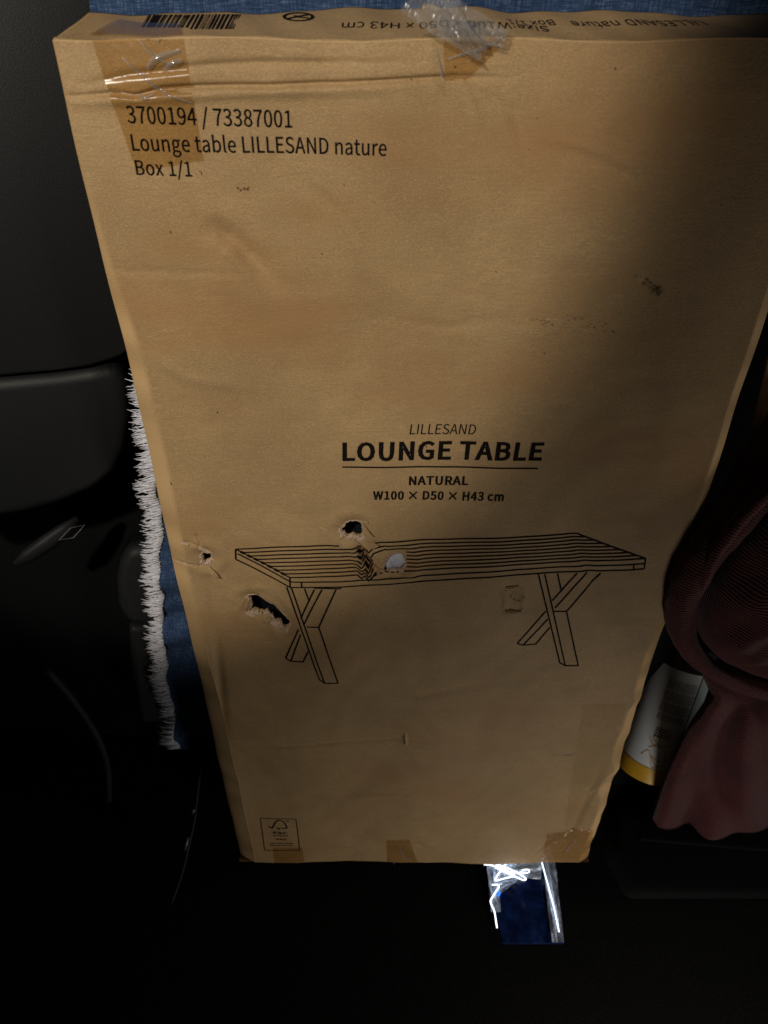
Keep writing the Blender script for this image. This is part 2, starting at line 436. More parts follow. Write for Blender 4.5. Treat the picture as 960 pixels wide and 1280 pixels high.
CREASES = [  # polyline in the photo, height (mm, + out), half width (mm), fade at ends
    (PL((70, 120), (140, 115), (170, 119), (200, 112), (250, 110), (330, 109), (400, 103), (470, 100), (560, 98), (640, 100)), -2.0, 1.6, 0.15),
    (PL((70, 128), (140, 124), (250, 121), (400, 112), (520, 107)), 1.2, 3.5, 0.3),
    (PL((100, 104), (160, 93), (230, 86), (330, 80), (430, 76), (520, 78)), -1.2, 2.4, 0.25),
    (PL((250, 282), (275, 292), (296, 306), (320, 330), (345, 360)), -3.2, 9.0, 0.35),
    (PL((262, 300), (290, 320), (318, 352)), 1.4, 5.0, 0.4),
    (PL((670, 168), (735, 183), (800, 212), (842, 246)), 1.0, 2.4, 0.35),
    (PL((690, 178), (760, 205), (830, 255)), -0.9, 6.0, 0.35),
    (PL((574, 104), (590, 128), (600, 160)), 0.8, 2.0, 0.4),
    (PL((130, 337), (200, 339), (330, 346)), -0.7, 1.6, 0.5),
    (PL((640, 337), (720, 337), (790, 334)), -0.45, 1.4, 0.5),
    (PL((283, 922), (310, 931), (345, 934), (420, 928), (500, 926), (560, 932), (650, 937)), -1.0, 2.2, 0.3),
    (PL((506, 919), (507, 932)), 1.8, 1.6, 0.2),
    (PL((684, 943), (727, 942)), 1.0, 1.4, 0.25),
    (PL((262, 720), (268, 780), (275, 850), (283, 930)), -1.6, 5.0, 0.35),
    (PL((266, 790), (330, 792), (360, 786)), -0.6, 2.0, 0.4),
    (PL((260, 560), (420, 700)), -1.0, 30.0, 0.5),
    (PL((560, 800), (700, 760), (790, 780)), 1.4, 34.0, 0.5),
    (PL((385, 1030), (470, 960), (560, 920)), -1.3, 26.0, 0.5),
    (PL((660, 1075), (690, 1050), (720, 1036), (748, 1036)), -1.6, 2.4, 0.3),
    (PL((700, 1074), (720, 1030), (742, 985), (752, 955)), -1.8, 5.0, 0.35),
    (PL((733, 1000), (745, 985)), 1.5, 1.5, 0.3),
    (PL((483, 1050), (520, 1052), (540, 1062)), -0.9, 2.0, 0.3),
    (PL((800, 345), (812, 354), (824, 364)), -2.4, 2.6, 0.25),
    (PL((632, 734), (645, 748), (655, 748)), -0.8, 1.8, 0.3),
    (PL((629, 739), (632, 750), (632, 764)), 0.7, 1.5, 0.3),
    (PL((656, 735), (655, 750), (653, 763)), 0.7, 1.5, 0.3),
    (PL((632, 761), (653, 761)), -0.7, 1.2, 0.3),
    (PL((664, 400), (690, 395), (720, 402), (745, 400), (768, 418)), -0.7, 1.8, 0.3),
    (PL((640, 410), (672, 420), (700, 408)), 0.6, 2.4, 0.4),
    (PL((330, 200), (420, 260), (470, 330)), -0.9, 5.0, 0.4),
    (PL((560, 150), (600, 210), (640, 300)), 0.8, 7.0, 0.4),
    (PL((470, 395), (560, 410), (640, 395)), -0.6, 4.0, 0.4),
    (PL((170, 430), (230, 470), (330, 490)), 0.7, 5.0, 0.4),
    (PL((590, 110), (640, 140), (660, 200)), -0.8, 3.0, 0.4),
    (PL((400, 850), (520, 870), (660, 850)), -0.9, 7.0, 0.4),
    (PL((330, 985), (430, 1000), (600, 985)), 0.8, 6.0, 0.4),
    (PL((700, 640), (740, 720), (760, 820)), -0.9, 6.0, 0.4),
    # tears round the punctures
    (PL((244, 666), (250, 676), (251, 682)), -1.4, 1.4, 0.2),
    (PL((230, 676), (248, 682)), -1.5, 1.5, 0.2),
    (PL((221, 702), (240, 706), (255, 708)), -1.3, 1.3, 0.2),
    (PL((262, 712), (275, 722)), 1.2, 2.0, 0.3),
    (PL((448, 682), (456, 697), (466, 712), (472, 717)), -5.5, 3.0, 0.12),
    (PL((457, 684), (470, 700), (480, 712)), 1.8, 2.6, 0.25),
    (PL((440, 684), (450, 706), (462, 716)), 1.6, 4.0, 0.3),
    (PL((500, 716), (525, 722)), 0.8, 2.5, 0.3),
    (PL((318, 742), (330, 748), (345, 756), (362, 776)), 1.6, 3.0, 0.25),
    (PL((308, 770), (330, 770), (345, 788)), 1.3, 3.0, 0.25),
]
HOLES = [
    [(425.5, 663), (431, 660), (433, 655), (438, 653), (444, 652.5), (448, 654), (452, 657), (453, 664), (452.5, 671), (450, 673), (443, 671), (433, 671.5), (431, 668), (427, 666)],
    [(308.5, 748), (314, 747), (324, 746.5), (328, 751), (334, 755), (343, 757.5), (349, 763), (356, 771), (363, 779), (361, 784), (356.5, 787), (353, 784), (351, 779), (343, 778), (340, 772), (334, 767.5), (324, 767), (316, 765), (311, 766), (314.5, 760), (313, 752)],
    [(252, 694), (257, 690), (262, 693), (265, 698), (261, 702), (256, 705), (253, 700)],
    [(481, 703), (486, 696), (494, 692), (502, 693), (506, 699), (507, 707), (502, 712), (492, 712), (484, 715), (479, 712)],
]
DENT = [3.0, 3.2, 2.6, 0.7]


def rough_poly(P, amp, sub, seed):
    rnd = random.Random(seed)
    out = []
    for k in range(len(P)):
        a, b = P[k], P[(k + 1) % len(P)]
        for i in range(sub):
            t = i / sub
            out.append((a[0] + (b[0] - a[0]) * t + rnd.uniform(-amp, amp) * (i > 0),
                        a[1] + (b[1] - a[1]) * t + rnd.uniform(-amp, amp) * (i > 0)))
    return out


HP = [rough_poly([uv(x, y) for x, y in h], 0.0006, 3, 11 + i) for i, h in enumerate(HOLES)]


def inside(U, V, P):
    r = np.zeros(np.shape(U), bool)
    n = len(P)
    for k in range(n):
        (ax, ay), (bx, by) = P[k], P[(k + 1) % n]
        c = ((ay > V) != (by > V)) & (U < (bx - ax) * (V - ay) / (by - ay + 1e-15) + ax)
        r ^= c
    return r


def smooth(a, b, x):
    t = np.clip((x - a) / (b - a), 0, 1)
    return t * t * (3 - 2 * t)


def hgt(U, V):
    """relief of the front panel, metres out of the flat plane"""
    U = np.asarray(U, float)
    V = np.asarray(V, float)
    h = 0.0021 * np.sin(U * 13 + 1.2 * np.sin(V * 7)) * np.sin(V * 9 + 0.6)
    h += 0.0017 * np.sin(U * 31 + V * 17 + 1.0) * np.sin(V * 23 - U * 11)
    h += 0.00034 * np.sin(U * 95 + 3 * np.sin(V * 21)) * np.sin(V * 71 + 2 * np.sin(U * 33))
    h += 0.00010 * np.sin(V * 260 + 2.5 * np.sin(U * 19)) * np.sin(U * 23 + V * 5)
    h = h * (0.12 + 0.88 * smooth(0.255, 0.20, np.abs(U)))
    for pts, hh, w, fade in CREASES:
        d, t = seg_d(U, V, pts)
        w = w / 1000.0
        f = np.clip(t / fade, 0, 1) * np.clip((1 - t) / fade, 0, 1)
        f = 0.15 + 0.85 * np.clip(f, 0, 1)
        h += hh * (1.7 if w < 0.02 else 1.5) / 1000.0 * np.exp(-(d / w) ** 2) * f
    for P, dd in zip(HP, DENT):
        d, _ = seg_d(U, V, P + [P[0]])
        d = np.where(inside(U, V, P), 0, d)
        h += -dd / 1000.0 * np.exp(-(d / 0.0050) ** 1.3) + 0.0012 * np.exp(-((d - 0.012) / 0.006) ** 2)
    # the strip under the top fold slants back a little
    h += -0.0035 * np.clip((V - (BL - 0.030)) / 0.030, 0, 1) ** 1.5
    return h


def cham(V):
    """widths of the crushed left and right edges"""
    V = np.asarray(V, float)
    l = 0.004 + 0.013 * smooth(0.97, 0.74, V) + 0.006 * smooth(0.5, 0.2, V) + 0.0005 * np.sin(V * 40)
    r = 0.010 + (0.0014 * np.sin(V * 31 + 1) + 0.0011 * np.sin(V * 77)) * smooth(0.5, 0.35, V) + 0.003 * smooth(0.75, 0.45, V)
    r += 0.006 * np.exp(-((V - 0.295) / 0.03) ** 2) - 0.006 * np.exp(-((V - 0.235) / 0.012) ** 2) + 0.006 * np.exp(-((V - 0.19) / 0.025) ** 2)
    r += -0.004 * np.exp(-((V - 0.37) / 0.012) ** 2)
    return l, r


def lines(a, b, fa, fb, coarse, fine, hi_from=9.0):
    out, x = [], a
    while x < b - 1e-6:
        out.append(x)
        x += fine if fa < x < fb else (coarse if x < hi_from else fine * 0.75)
    out.append(b)
    return out


def side_wob(V, s):
    return 0.0007 * np.sin(V * 17 + s) + 0.0003 * np.sin(V * 61 + 2 * s)


# front panel with both crushed long edges and the side walls
FU = lines(0.0, 1.0, 0.02, 0.48, 0.0050, 0.0024)
FV = lines(0.0, BL, 0.545, 0.665, 0.0026, 0.0012, 0.985)
FUa = np.array(FU)
FVa = np.array(FV)
lw, rw = cham(FVa)
K = 6
rows_x, rows_z = [], []
for j, v in enumerate(FV):
    xl = -BW / 2 + side_wob(v, 1.0)
    xr = BW / 2 + side_wob(v, 4.0) * 1.5
    x0, x1 = xl + lw[j], xr - rw[j]
    xs = x0 + (x1 - x0) * FUa
    zs = hgt(xs, np.full_like(xs, v))
    cl, cr = 0.50 * lw[j] + 0.001, 0.55 * rw[j] + 0.001
    L_, R_ = [], []
    L_.append((xl, -BT))
    L_.append((xl - 0.002, -BT * 0.6))
    L_.append((xl, -cl - 0.010))
    for k in range(K):
        a = k / K
        # rounded shoulder, then the flat crushed strip
        px_ = xl + lw[j] * (a ** 1.15)
        pz_ = -cl * (1 - a ** 0.9)
        L_.append((px_, pz_ + zs[0] * a))
    for k in range(K - 1, -1, -1):
        a = k / K
        wob = 0.0008 * math.sin(v * 120 + k) * math.sin(v * 37) * float(smooth(0.5, 0.3, v))
        R_.append((xr - rw[j] * (a ** 1.1) + wob, -cr * (1 - a ** 0.9) + zs[-1] * a))
    R_.append((xr, -cr - 0.010))
    R_.append((xr + 0.001, -BT * 0.6))
    R_.append((xr, -BT))
    rows_x.append(np.array([p[0] for p in L_] + list(xs) + [p[0] for p in R_]))
    rows_z.append(np.array([p[1] for p in L_] + list(zs) + [p[1] for p in R_]))
NXC, NVC = len(rows_x[0]), len(FV)
GX, GZ = np.array(rows_x), np.array(rows_z)
GY = np.repeat(FVa[:, None], NXC, 1)
# fold line is not dead straight
GY = GY + (GY / BL) ** 8 * 0.0012 * np.sin(GX * 37 + 1)
# snap the grid to the punctures and drop the faces inside them
hole_face = np.zeros((NVC - 1, NXC - 1), bool)
cx = (GX[:-1, :-1] + GX[1:, 1:]) / 2
cy = (GY[:-1, :-1] + GY[1:, 1:]) / 2
for P in HP:
    hole_face |= inside(cx, cy, P)
keep = ~hole_face
vin = np.zeros((NVC, NXC), int)
vout = np.zeros((NVC, NXC), int)
for dj in (0, 1):
    for di in (0, 1):
        vin[dj:NVC - 1 + dj, di:NXC - 1 + di] += hole_face
        vout[dj:NVC - 1 + dj, di:NXC - 1 + di] += keep
edge_v = (vin > 0) & (vout > 0)
for j, i in zip(*np.nonzero(edge_v)):
    p = (GX[j, i], GY[j, i])
    best = None
    for P in HP:
        for k in range(len(P)):
            a, b = P[k], P[(k + 1) % len(P)]
            dx, dy = b[0] - a[0], b[1] - a[1]
            t = max(0, min(1, ((p[0] - a[0]) * dx + (p[1] - a[1]) * dy) / (dx * dx + dy * dy + 1e-15)))
            q = (a[0] + t * dx, a[1] + t * dy)
            d = math.hypot(q[0] - p[0], q[1] - p[1])
            if best is None or d < best[0]:
                best = (d, q)
    GX[j, i], GY[j, i] = best[1]
V_ = np.stack([GX.ravel(), GY.ravel(), GZ.ravel()], 1).tolist()
F_ = []
edge_use = {}
for j in range(NVC - 1):
    for i in range(NXC - 1):
        if keep[j, i]:
            a = j * NXC + i
            F_.append((a, a + 1, a + 1 + NXC, a + NXC))
# torn board thickness round each puncture
deep = {}
for j, i in zip(*np.nonzero(hole_face)):
    for (ja, ia, jb, ib, jn, in_) in ((j, i, j, i + 1, j - 1, i), (j + 1, i + 1, j + 1, i, j + 1, i), (j + 1, i, j, i, j, i - 1), (j, i + 1, j + 1, i + 1, j, i + 1)):
        if keep[jn, in_]:
            ids = []
            for jj, ii in ((ja, ia), (jb, ib)):
                s = jj * NXC + ii
                if s not in deep:
                    deep[s] = len(V_)
                    x, y, z = V_[s]
                    rr = random.Random(int(s))
                    V_.append((x + rr.uniform(-.0008, .0008), y + rr.uniform(-.0008, .0008), z - 0.0035 - rr.uniform(0, .001)))
                ids.append((s, deep[s]))
            F_.append((ids[1][0], ids[0][0], ids[0][1], ids[1][1]))
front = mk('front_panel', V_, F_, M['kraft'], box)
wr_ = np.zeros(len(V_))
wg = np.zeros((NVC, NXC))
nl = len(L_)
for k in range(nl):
    wg[:, k] = 0.65 if k >= 3 else 0.1  # crushed strips paler: rubbing and painted-in light together
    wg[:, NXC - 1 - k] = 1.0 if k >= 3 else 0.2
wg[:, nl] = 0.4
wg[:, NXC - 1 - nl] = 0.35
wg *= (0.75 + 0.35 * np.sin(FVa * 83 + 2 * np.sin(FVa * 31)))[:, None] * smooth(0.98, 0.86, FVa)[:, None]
wg[-2:, :] = 0.65  # bright line where the fold catches light, painted in
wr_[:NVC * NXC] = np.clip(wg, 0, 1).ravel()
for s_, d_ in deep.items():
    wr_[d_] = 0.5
se = np.zeros(len(front.data.edges), bool)
ev = np.zeros(len(front.data.edges) * 2, int)
front.data.edges.foreach_get('vertices', ev)
ev = ev.reshape(-1, 2)
for c_ in (nl, NXC - 1 - nl, 3, NXC - 4):
    se |= (ev[:, 0] % NXC == c_) & (ev[:, 1] % NXC == c_) & (ev.max(1) < NVC * NXC)
front.data.attributes.new('sharp_edge', 'BOOLEAN', 'EDGE').data.foreach_set('value', se)
front.data.attributes.new('edge_light_wear', 'FLOAT', 'POINT').data.foreach_set('value', wr_)

# back and bottom panels
bk = []
for j in range(2):
    for i in range(2):
        bk.append((-BW / 2 + BW * i, BL * j, -BT - 0.001))
mk('back_panel', bk, [(0, 2, 3, 1)], M['kraft'], box)
bt = []
for j in range(9):
    for i in range(41):
        u = -BW / 2 + BW * i / 40
        t = j / 8
        bt.append((u, 0.0005 - 0.004 * math.sin(math.pi * t) * (1 + 0.4 * math.sin(u * 20)), -0.004 - (BT - 0.004) * t if j else float(hgt(u, 0.0)) - 0.0005))
mk('bottom_flap', bt, grid_faces(41, 9), M['kraft'], box)

# top flap: slopes up from the crushed front fold to the back edge
NTU, NTT = 180, 40


def top_y(u, t):
    s = np.maximum(t, 0.0) / BT
    return (BL - 0.0008 + 0.0115 * s ** 0.9 + 0.0012 * np.sin(u * 37 + 1) * (1 - s)
            + 0.0022 * np.sin(u * 15 + 1.5) * s + 0.0009 * np.sin(u * 61) * s + 0.0004 * np.sin(u * 140 + t * 60)
            - 0.003 * np.exp(-((u - 0.045) / 0.02) ** 2) * s)


tv = []
FOLD_Z = hgt(np.linspace(-BW / 2, BW / 2, NTU), np.full(NTU, BL))
for j in range(NTT):
    for i in range(NTU):
        u = -BW / 2 + BW * i / (NTU - 1)
        t = BT * j / (NTT - 1)
        z = FOLD_Z[i] * (1 - j / (NTT - 1)) - t
        if j == NTT - 1:
            z += 0.0025 * math.sin(u * 90) * math.sin(u * 23) + (0.006 if -0.02 < u < 0.0 else 0) - 0.004
        tv.append((u, float(top_y(u, t)) + (0.0010 * math.sin(j / 3 * math.pi) if j < 3 else 0), z))
tf = mk('top_flap', tv, grid_faces(NTU, NTT), M['kraft'], box)
solid(tf, 0.003, -1)


def on_top(px, py):
    """photo pixel -> (x, distance behind the fold) on the top flap"""
    d = ray(px, py)
    lo, hi = -0.01, BT + 0.03
    for _ in range(40):
        mid = (lo + hi) / 2
        s = (-0.0035 * (1 - mid / BT) - mid - CAM_P.z) / d.z
        q = CAM_P + d * s
        if q.y < float(top_y(q.x, mid)):
            hi = mid
        else:
            lo = mid
    return q.x, mid


def top_pt(u, t, off=0.0004):
    return (u, float(top_y(u, t)) + off, -0.0035 * (1 - t / BT) - t)


# what is packed inside, seen through the punctures
wv = []
for j in range(60):
    for i in range(40):
        x, y = -0.25 + 0.5 * i / 39, 0.02 + 0.98 * j / 59
        wv.append((x, y, -0.020 + 0.006 * math.sin(x * 70 + 3 * math.sin(y * 31)) * math.sin(y * 55)))
mk('wrapped_contents', wv, grid_faces(40, 60), M['wrap'], box)

# ------------------------------------------------------------------ printing
GL = json.loads(GLYPHS)


def text_polys(s, font, width, cap, shear=0.0, track=0.0):
    """glyph contours scaled so the line has the given width and cap height"""
    G = GL['R']
    bold = {'B': 15.0, 'M': 3.5}.get(font, 0.0)
    capu = max(v for c in G['L'][1] for v in c[1::2]) + bold
    x, items, hi, lo = 0, [], -1e9, 1e9
    for ch in s:
        if ch == ' ':
            x += 85
            continue
        adv, loops = G[ch]
        L2 = [list(zip(lp[0::2], lp[1::2])) for lp in loops]
        if bold:
            area = [sum(a[0] * b[1] - b[0] * a[1] for a, b in zip(q, q[1:] + q[:1])) for q in L2]
            sg = math.copysign(1, max(area, key=abs))
            R2 = []
            for q in L2:
                n, r = len(q), []
                for k in range(n):
                    e1 = Vector(q[k]) - Vector(q[k - 1])
                    e2 = Vector(q[(k + 1) % n]) - Vector(q[k])
                    n1 = Vector((e1.y, -e1.x)).normalized() * sg
                    n2 = Vector((e2.y, -e2.x)).normalized() * sg
                    bs = n1 + n2
                    bs = bs / max(0.6, bs.length_squared / 2)
                    r.append((q[k][0] + bs.x * bold, q[k][1] + bs.y * bold * 0.7))
                R2.append(r)
            L2 = R2
        items.append((x, L2))
        for q in L2:
            hi = max(hi, x + max(p[0] for p in q))
            lo = min(lo, x + min(p[0] for p in q))
        x += adv + track + bold * 1.7
    sx, sy = width / (hi - lo), cap / capu
    return [[[((px - lo + ox) * sx + py * sy * shear, py * sy) for px, py in lp] for lp in loops] for ox, loops in items]


def fill(polys, seglen):
    """triangulate glyphs (list of loop lists) into flat verts and faces"""
    V, F = [], []
    for loops in polys:
        pv, pe = [], []
        for lp in loops:
            q = []
            for k in range(len(lp)):
                a, b = lp[k], lp[(k + 1) % len(lp)]
                n = max(1, int(math.hypot(b[0] - a[0], b[1] - a[1]) / seglen))
                for i in range(n):
                    q.append(Vector((a[0] + (b[0] - a[0]) * i / n, a[1] + (b[1] - a[1]) * i / n)))
            s = len(pv)
            pv += q
            pe += [(s + i, s + (i + 1) % len(q)) for i in range(len(q))]
        r = delaunay_2d_cdt(pv, pe, [], 0, 1e-9)
        o = len(V)
        V += [(p.x, p.y) for p in r[0]]
        for f in r[2]:
            cx_ = sum(r[0][i].x for i in f) / len(f)
            cy_ = sum(r[0][i].y for i in f) / len(f)
            odd = False
            for lp in loops:
                for a, b in zip(lp, lp[1:] + lp[:1]):
                    if (a[1] > cy_) != (b[1] > cy_) and cx_ < (b[0] - a[0]) * (cy_ - a[1]) / (b[1] - a[1]) + a[0]:
                        odd = not odd
            if odd:
                F.append(tuple(o + i for i in f))
    return V, F


INK = 0.00035


def front_pts(L2):
    U = np.array([p[0] for p in L2])
    W = np.array([p[1] for p in L2])
    Z = hgt(U, W) + INK
    return np.stack([U, W, Z], 1)


def print_line(s, font, p0, p1, cap, shear=0.0, name='printed_text', track=0.0):
    """text along the photo baseline p0 -> p1 on the front panel"""
    a, b = Vector(uv(*p0)), Vector(uv(*p1))
    e = (b - a).normalized()
    f = Vector((-e.y, e.x))
    V, F = fill(text_polys(s, font, (b - a).length, cap, shear, track), 0.0035)
    P = [(a + e * x + f * y) for x, y in V]
    o = mk(name, front_pts(P), F, M['ink'], box, smooth=False)
    o['label'] = 'printed words ' + s
    return o


def ribbon_uv(pts, w, step=0.0018):
    """flat ribbon along a polyline in panel coordinates -> verts(2d), faces"""
    V, F = [], []
    P = [Vector(p) for p in pts]
    Q = [P[0]]
    for a, b in zip(P, P[1:]):
        n = max(1, int((b - a).length / step))
        Q += [a + (b - a) * ((i + 1) / n) for i in range(n)]
    for i, p in enumerate(Q):
        t = (Q[min(i + 1, len(Q) - 1)] - Q[max(i - 1, 0)])
        t = t.normalized() if t.length > 0 else Vector((1, 0))
        nrm = Vector((-t.y, t.x)) * (w / 2)
        V += [p + nrm, p - nrm]
    for i in range(len(Q) - 1):
        F.append((2 * i, 2 * i + 1, 2 * i + 3, 2 * i + 2))
    return V, F


def print_strokes(name, strokes, label=None, mat=None):
    """strokes: list of (photo polyline, width in m)"""
    V, F = [], []
    for pts, w in strokes:
        v, f = ribbon_uv([uv(x, y) for x, y in pts], w)
        o = len(V)
        V += v
        F += [tuple(o + i for i in q) for q in f]
    ob = mk(name, front_pts(V), F, mat or M['ink'], box, smooth=False)
    if label:
        ob['label'] = label
    return ob


print_line('3700194 / 73387001', 'M', (160, 153.5), (365, 160), 0.0105)
print_line('Lounge table LILLESAND nature', 'M', (166, 188), (483, 194.5), 0.0103)
print_line('Box 1/1', 'M', (171, 218), (241, 220), 0.0096)
print_line('LILLESAND', 'R', (512, 544.5), (594, 544.5), 0.0100, 0.10)
print_line('LOUNGE TABLE', 'B', (428, 575), (677, 575), 0.0190, 0.03)
print_strokes('printed_rule', [([(428, 583.5), (672, 585.5)], 0.0016)])
print_line('NATURAL', 'B', (511, 606.5), (585, 606), 0.0096, 0.02)
print_line('W100 × D50 × H43 cm', 'B', (466, 624.5), (629, 625), 0.0098, 0.02)

# the line drawing of the table
S = []
LWD = 0.0017


def z6(*p):
    return [(200 + x / 2.6667, 620 + y / 2.6667) for x, y in p]


def z7(*p):
    return [(520 + x / 3, 640 + y / 3) for x, y in p]


def lerp2(a, b, t):
    return (a[0] + (b[0] - a[0]) * t, a[1] + (b[1] - a[1]) * t)


A_, B_, C_, D_ = (294.5, 686.4), (362.4, 721.2), (721.7, 667.3), (806.7, 697.6)


def torn(pts):
    """where the board is ripped the printed slats are shifted and broken"""
    out = []
    (x0, y0), (x1, y1) = pts
    f = lambda x: y0 + (y1 - y0) * (x - x0) / (x1 - x0)
    for x, dy in ((447, 0), (452, 5.0), (456.5, 1.5), (461, 8.5), (466, 3.0), (482, -1.5), (484, 0), (515, 0)):
        out.append((x, f(x) + dy * min(1, max(0.0, (f(x) - 676) / 12))))
    return [pts[0]] + out + [pts[1]]


for k in range(9):
    a, b = lerp2(A_, B_, k / 8), lerp2(C_, D_, k / 8)
    if 2 <= k <= 7:                       # interrupted where the padding shows
        t = torn((a, b))
        y = a[1] + (b[1] - a[1]) * (490 - a[0]) / (b[0] - a[0])
        if 691 < y < 713:
            S.append(([p for p in t if p[0] < 481] , LWD))
            S.append(([(508, a[1] + (b[1] - a[1]) * (508 - a[0]) / (b[0] - a[0])), b], LWD))
        else:
            S.append((t, LWD))
    else:
        S.append((torn((a, b)) if k else [a, (424, 680.6)], LWD))
S.append(([(455, 678.8), C_], LWD))
for k in range(1, 8):                     # slat ends
    S.append(([lerp2(A_, B_, k / 8 - 0.035), lerp2(A_, B_, k / 8 + 0.035)], 0.0034))
for p in ([A_, (294.8, 699)], [(294.8, 699), (362.6, 734)], [A_, B_], [B_, (362.6, 734)], [C_, D_], [D_, (805, 710.7)],
          [(297, 692), (362.5, 726.5)],
          [(362.6, 734), (430, 731), (520, 726.8), (640, 719.5), (791.7, 711.4), (805, 710.7)],
          [(362.5, 727), (430, 724.5), (520, 720), (640, 713), (806, 704)],
          [(377, 727), (377.3, 733.4)], [(791.8, 704.8), (791.8, 711.2)],
          z6((422, 303), (533, 605)), z6((437, 303), (550, 617)), z6((530, 433), (595, 617)), z6((533, 605), (550, 617), (595, 617)),
          z6((515, 307), (470, 405)), z6((462, 440), (420, 535)), z6((540, 307), (480, 425)), z6((470, 455), (437, 545)),
          z6((588, 303), (530, 433)), z6((490, 433), (530, 433)), z6((420, 535), (437, 545), (478, 546)), z6((495, 512), (478, 546)),
          z6((482, 305), (498, 350)), z6((515, 303), (605, 302)),
          z7((460, 237), (540, 568)), z7((484, 237), (560, 577)), z7((565, 375), (608, 575)), z7((540, 568), (560, 577), (608, 575)),
          z7((517, 375), (565, 375)), z7((605, 232), (512, 335)), z7((642, 230), (522, 362)), z7((692, 230), (565, 375)),
          z7((487, 375), (380, 495)), z7((495, 405), (402, 503)), z7((503, 437), (450, 500)), z7((380, 495), (402, 503), (450, 500)),
          z7((532, 235), (545, 295))):
    S.append((p, LWD))
print_strokes('table_drawing', S, 'black line drawing of a slatted table on crossed legs')

# certification mark, bottom left
def zf(*p):
    return [(320 + x / 12, 1010 + y / 12) for x, y in p]


print_strokes('certification_mark', [
    (zf((62, 178), (600, 176), (655, 640), (130, 640), (62, 178)), 0.0013),
    (zf((185, 300), (240, 335), (262, 290), (290, 235), (320, 207), (355, 200), (400, 215), (435, 255), (455, 295), (462, 325), (370, 325)), 0.0022),
    (zf((300, 325), (350, 325)), 0.0022), (zf((350, 355), (345, 325)), 0.0018),
    (zf((445, 212), (495, 214)), 0.0016),
    (zf((252, 437), (485, 437)), 0.0013),
    (zf((300, 490), (340, 490)), 0.0026), (zf((352, 490), (400, 490)), 0.0026), (zf((412, 490), (450, 490)), 0.0026),
    (zf((210, 546), (300, 546)), 0.0018), (zf((312, 546), (420, 546)), 0.0014), (zf((432, 546), (550, 546)), 0.0018),
    (zf((200, 575), (560, 575)), 0.0013)], 'small framed tree and tick mark with fine print')
print_line('FSC', 'B', zf((258, 412))[0], zf((478, 412))[0], 0.0052, name='printed_text')

# printing on the top flap, upside down as seen from the front
def top_text(s, p0, p1, cap, font='R'):
    a, b = Vector(on_top(*p0)), Vector(on_top(*p1))     # reading runs towards -x
    e = (b - a).normalized()
    f = Vector((e.y, -e.x))
    if f.y > 0:
        f = -f
    V, F = fill(text_polys(s, font, (b - a).length, cap), 0.006)
    P = [a + e * x + f * y for x, y in V]
    o = mk('printed_text', [top_pt(p.x, p.y) for p in P], F, M['ink'], box, smooth=False)
    o['label'] = 'upside-down printed words ' + s
    return o


top_text('Size:W100 x D50 x H43 cm', (684, 33), (428, 29), 0.016)
top_text('Box 1/1', (690, 25), (632, 24), 0.014)
top_text('LILLESAND nature', (874, 27), (711, 27), 0.016)
V, F = [], []
rnd = random.Random(3)
x = 176.0
while x < 291:
    w = rnd.choice((0.9, 0.9, 1.6, 2.4, 3.4))
    big = x < 236
    lo_y, hi_y = (35.0, 19) if big else (37.0, 18.5)
    sk = 9.5
    q = [on_top(x, lo_y), on_top(x + w, lo_y), on_top(x + w + sk, hi_y), on_top(x + sk, hi_y)]
    o = len(V)
    V += [top_pt(u, t) for u, t in q]
    F.append((o, o + 1, o + 2, o + 3))
    x += w + rnd.choice((0.9, 1.2, 2.0, 2.6))
ob = mk('barcode', V, F, M['ink'], box, smooth=False)
V, F = [], []
for k in range(33):
    a = 2 * math.pi * k / 32
    for r in (1.0, 0.78):
        u, t = on_top(373 + 20 * r * math.cos(a), 21.5 + 5.6 * r * math.sin(a))
        V.append(top_pt(u, t))
F = [(2 * k, 2 * k + 1, 2 * k + 3, 2 * k + 2) for k in range(32)]
for q in (((357, 23.5), (386, 17.8), (389, 19), (360, 24.8)), ((366, 19.8), (371, 19.8), (377, 22.6), (372, 22.6)), ((372, 21.2), (386, 22.6), (385, 23.6), (372, 22.4))):
    o = len(V)
    V += [top_pt(*on_top(*p)) for p in q]
    F.append((o, o + 1, o + 2, o + 3))
mk('handling_symbol', V, F, M['ink'], box, smooth=False)['label'] = 'round crossed-out handling symbol'

# ------------------------------------------------------------------ torn flaps, scuffs and specks on the front panel
def flap(px_poly, lift, curl=0.0, mat='torn', base=0.0006, name='torn_flap', hinge=0):
    """a torn scrap of liner paper: photo outline, first edge stays on the board, far side lifted"""
    P = [Vector(uv(*p)) for p in px_poly]
    h0 = (P[0] + P[1]) / 2
    hd = (P[1] - P[0]).normalized()
    nn = Vector((-hd.y, hd.x))
    far = max(abs((p - h0).dot(nn)) for p in P)
    P = [Vector(p) for p in rough_poly([tuple(p) for p in P], 0.0005, 3, int(px_poly[0][0] * 7))]
    n = len(P)
    cc = sum(P, Vector((0, 0))) / n
    V2, F = [], []
    rings = 4
    for r in range(rings):
        s = 1 - r / rings
        V2 += [cc + (p - cc) * s for p in P]
    V2.append(cc)
    for r in range(rings - 1):
        for k in range(n):
            a, b = r * n + k, r * n + (k + 1) % n
            F.append((a, b, b + n, a + n))
    for k in range(n):
        F.append(((rings - 1) * n + k, (rings - 1) * n + (k + 1) % n, rings * n))
    U = np.array([p.x for p in V2])
    W = np.array([p.y for p in V2])
    Z = hgt(U, W) + base
    for i, p in enumerate(V2):
        d = abs((p - h0).dot(nn)) / far
        Z[i] += lift * d ** 1.4 + curl * math.sin(d * 3.1)
    o = mk(name, np.stack([U, W, Z], 1), F, M[mat], box, smooth=False)
    solid(o, 0.0005)
    return o


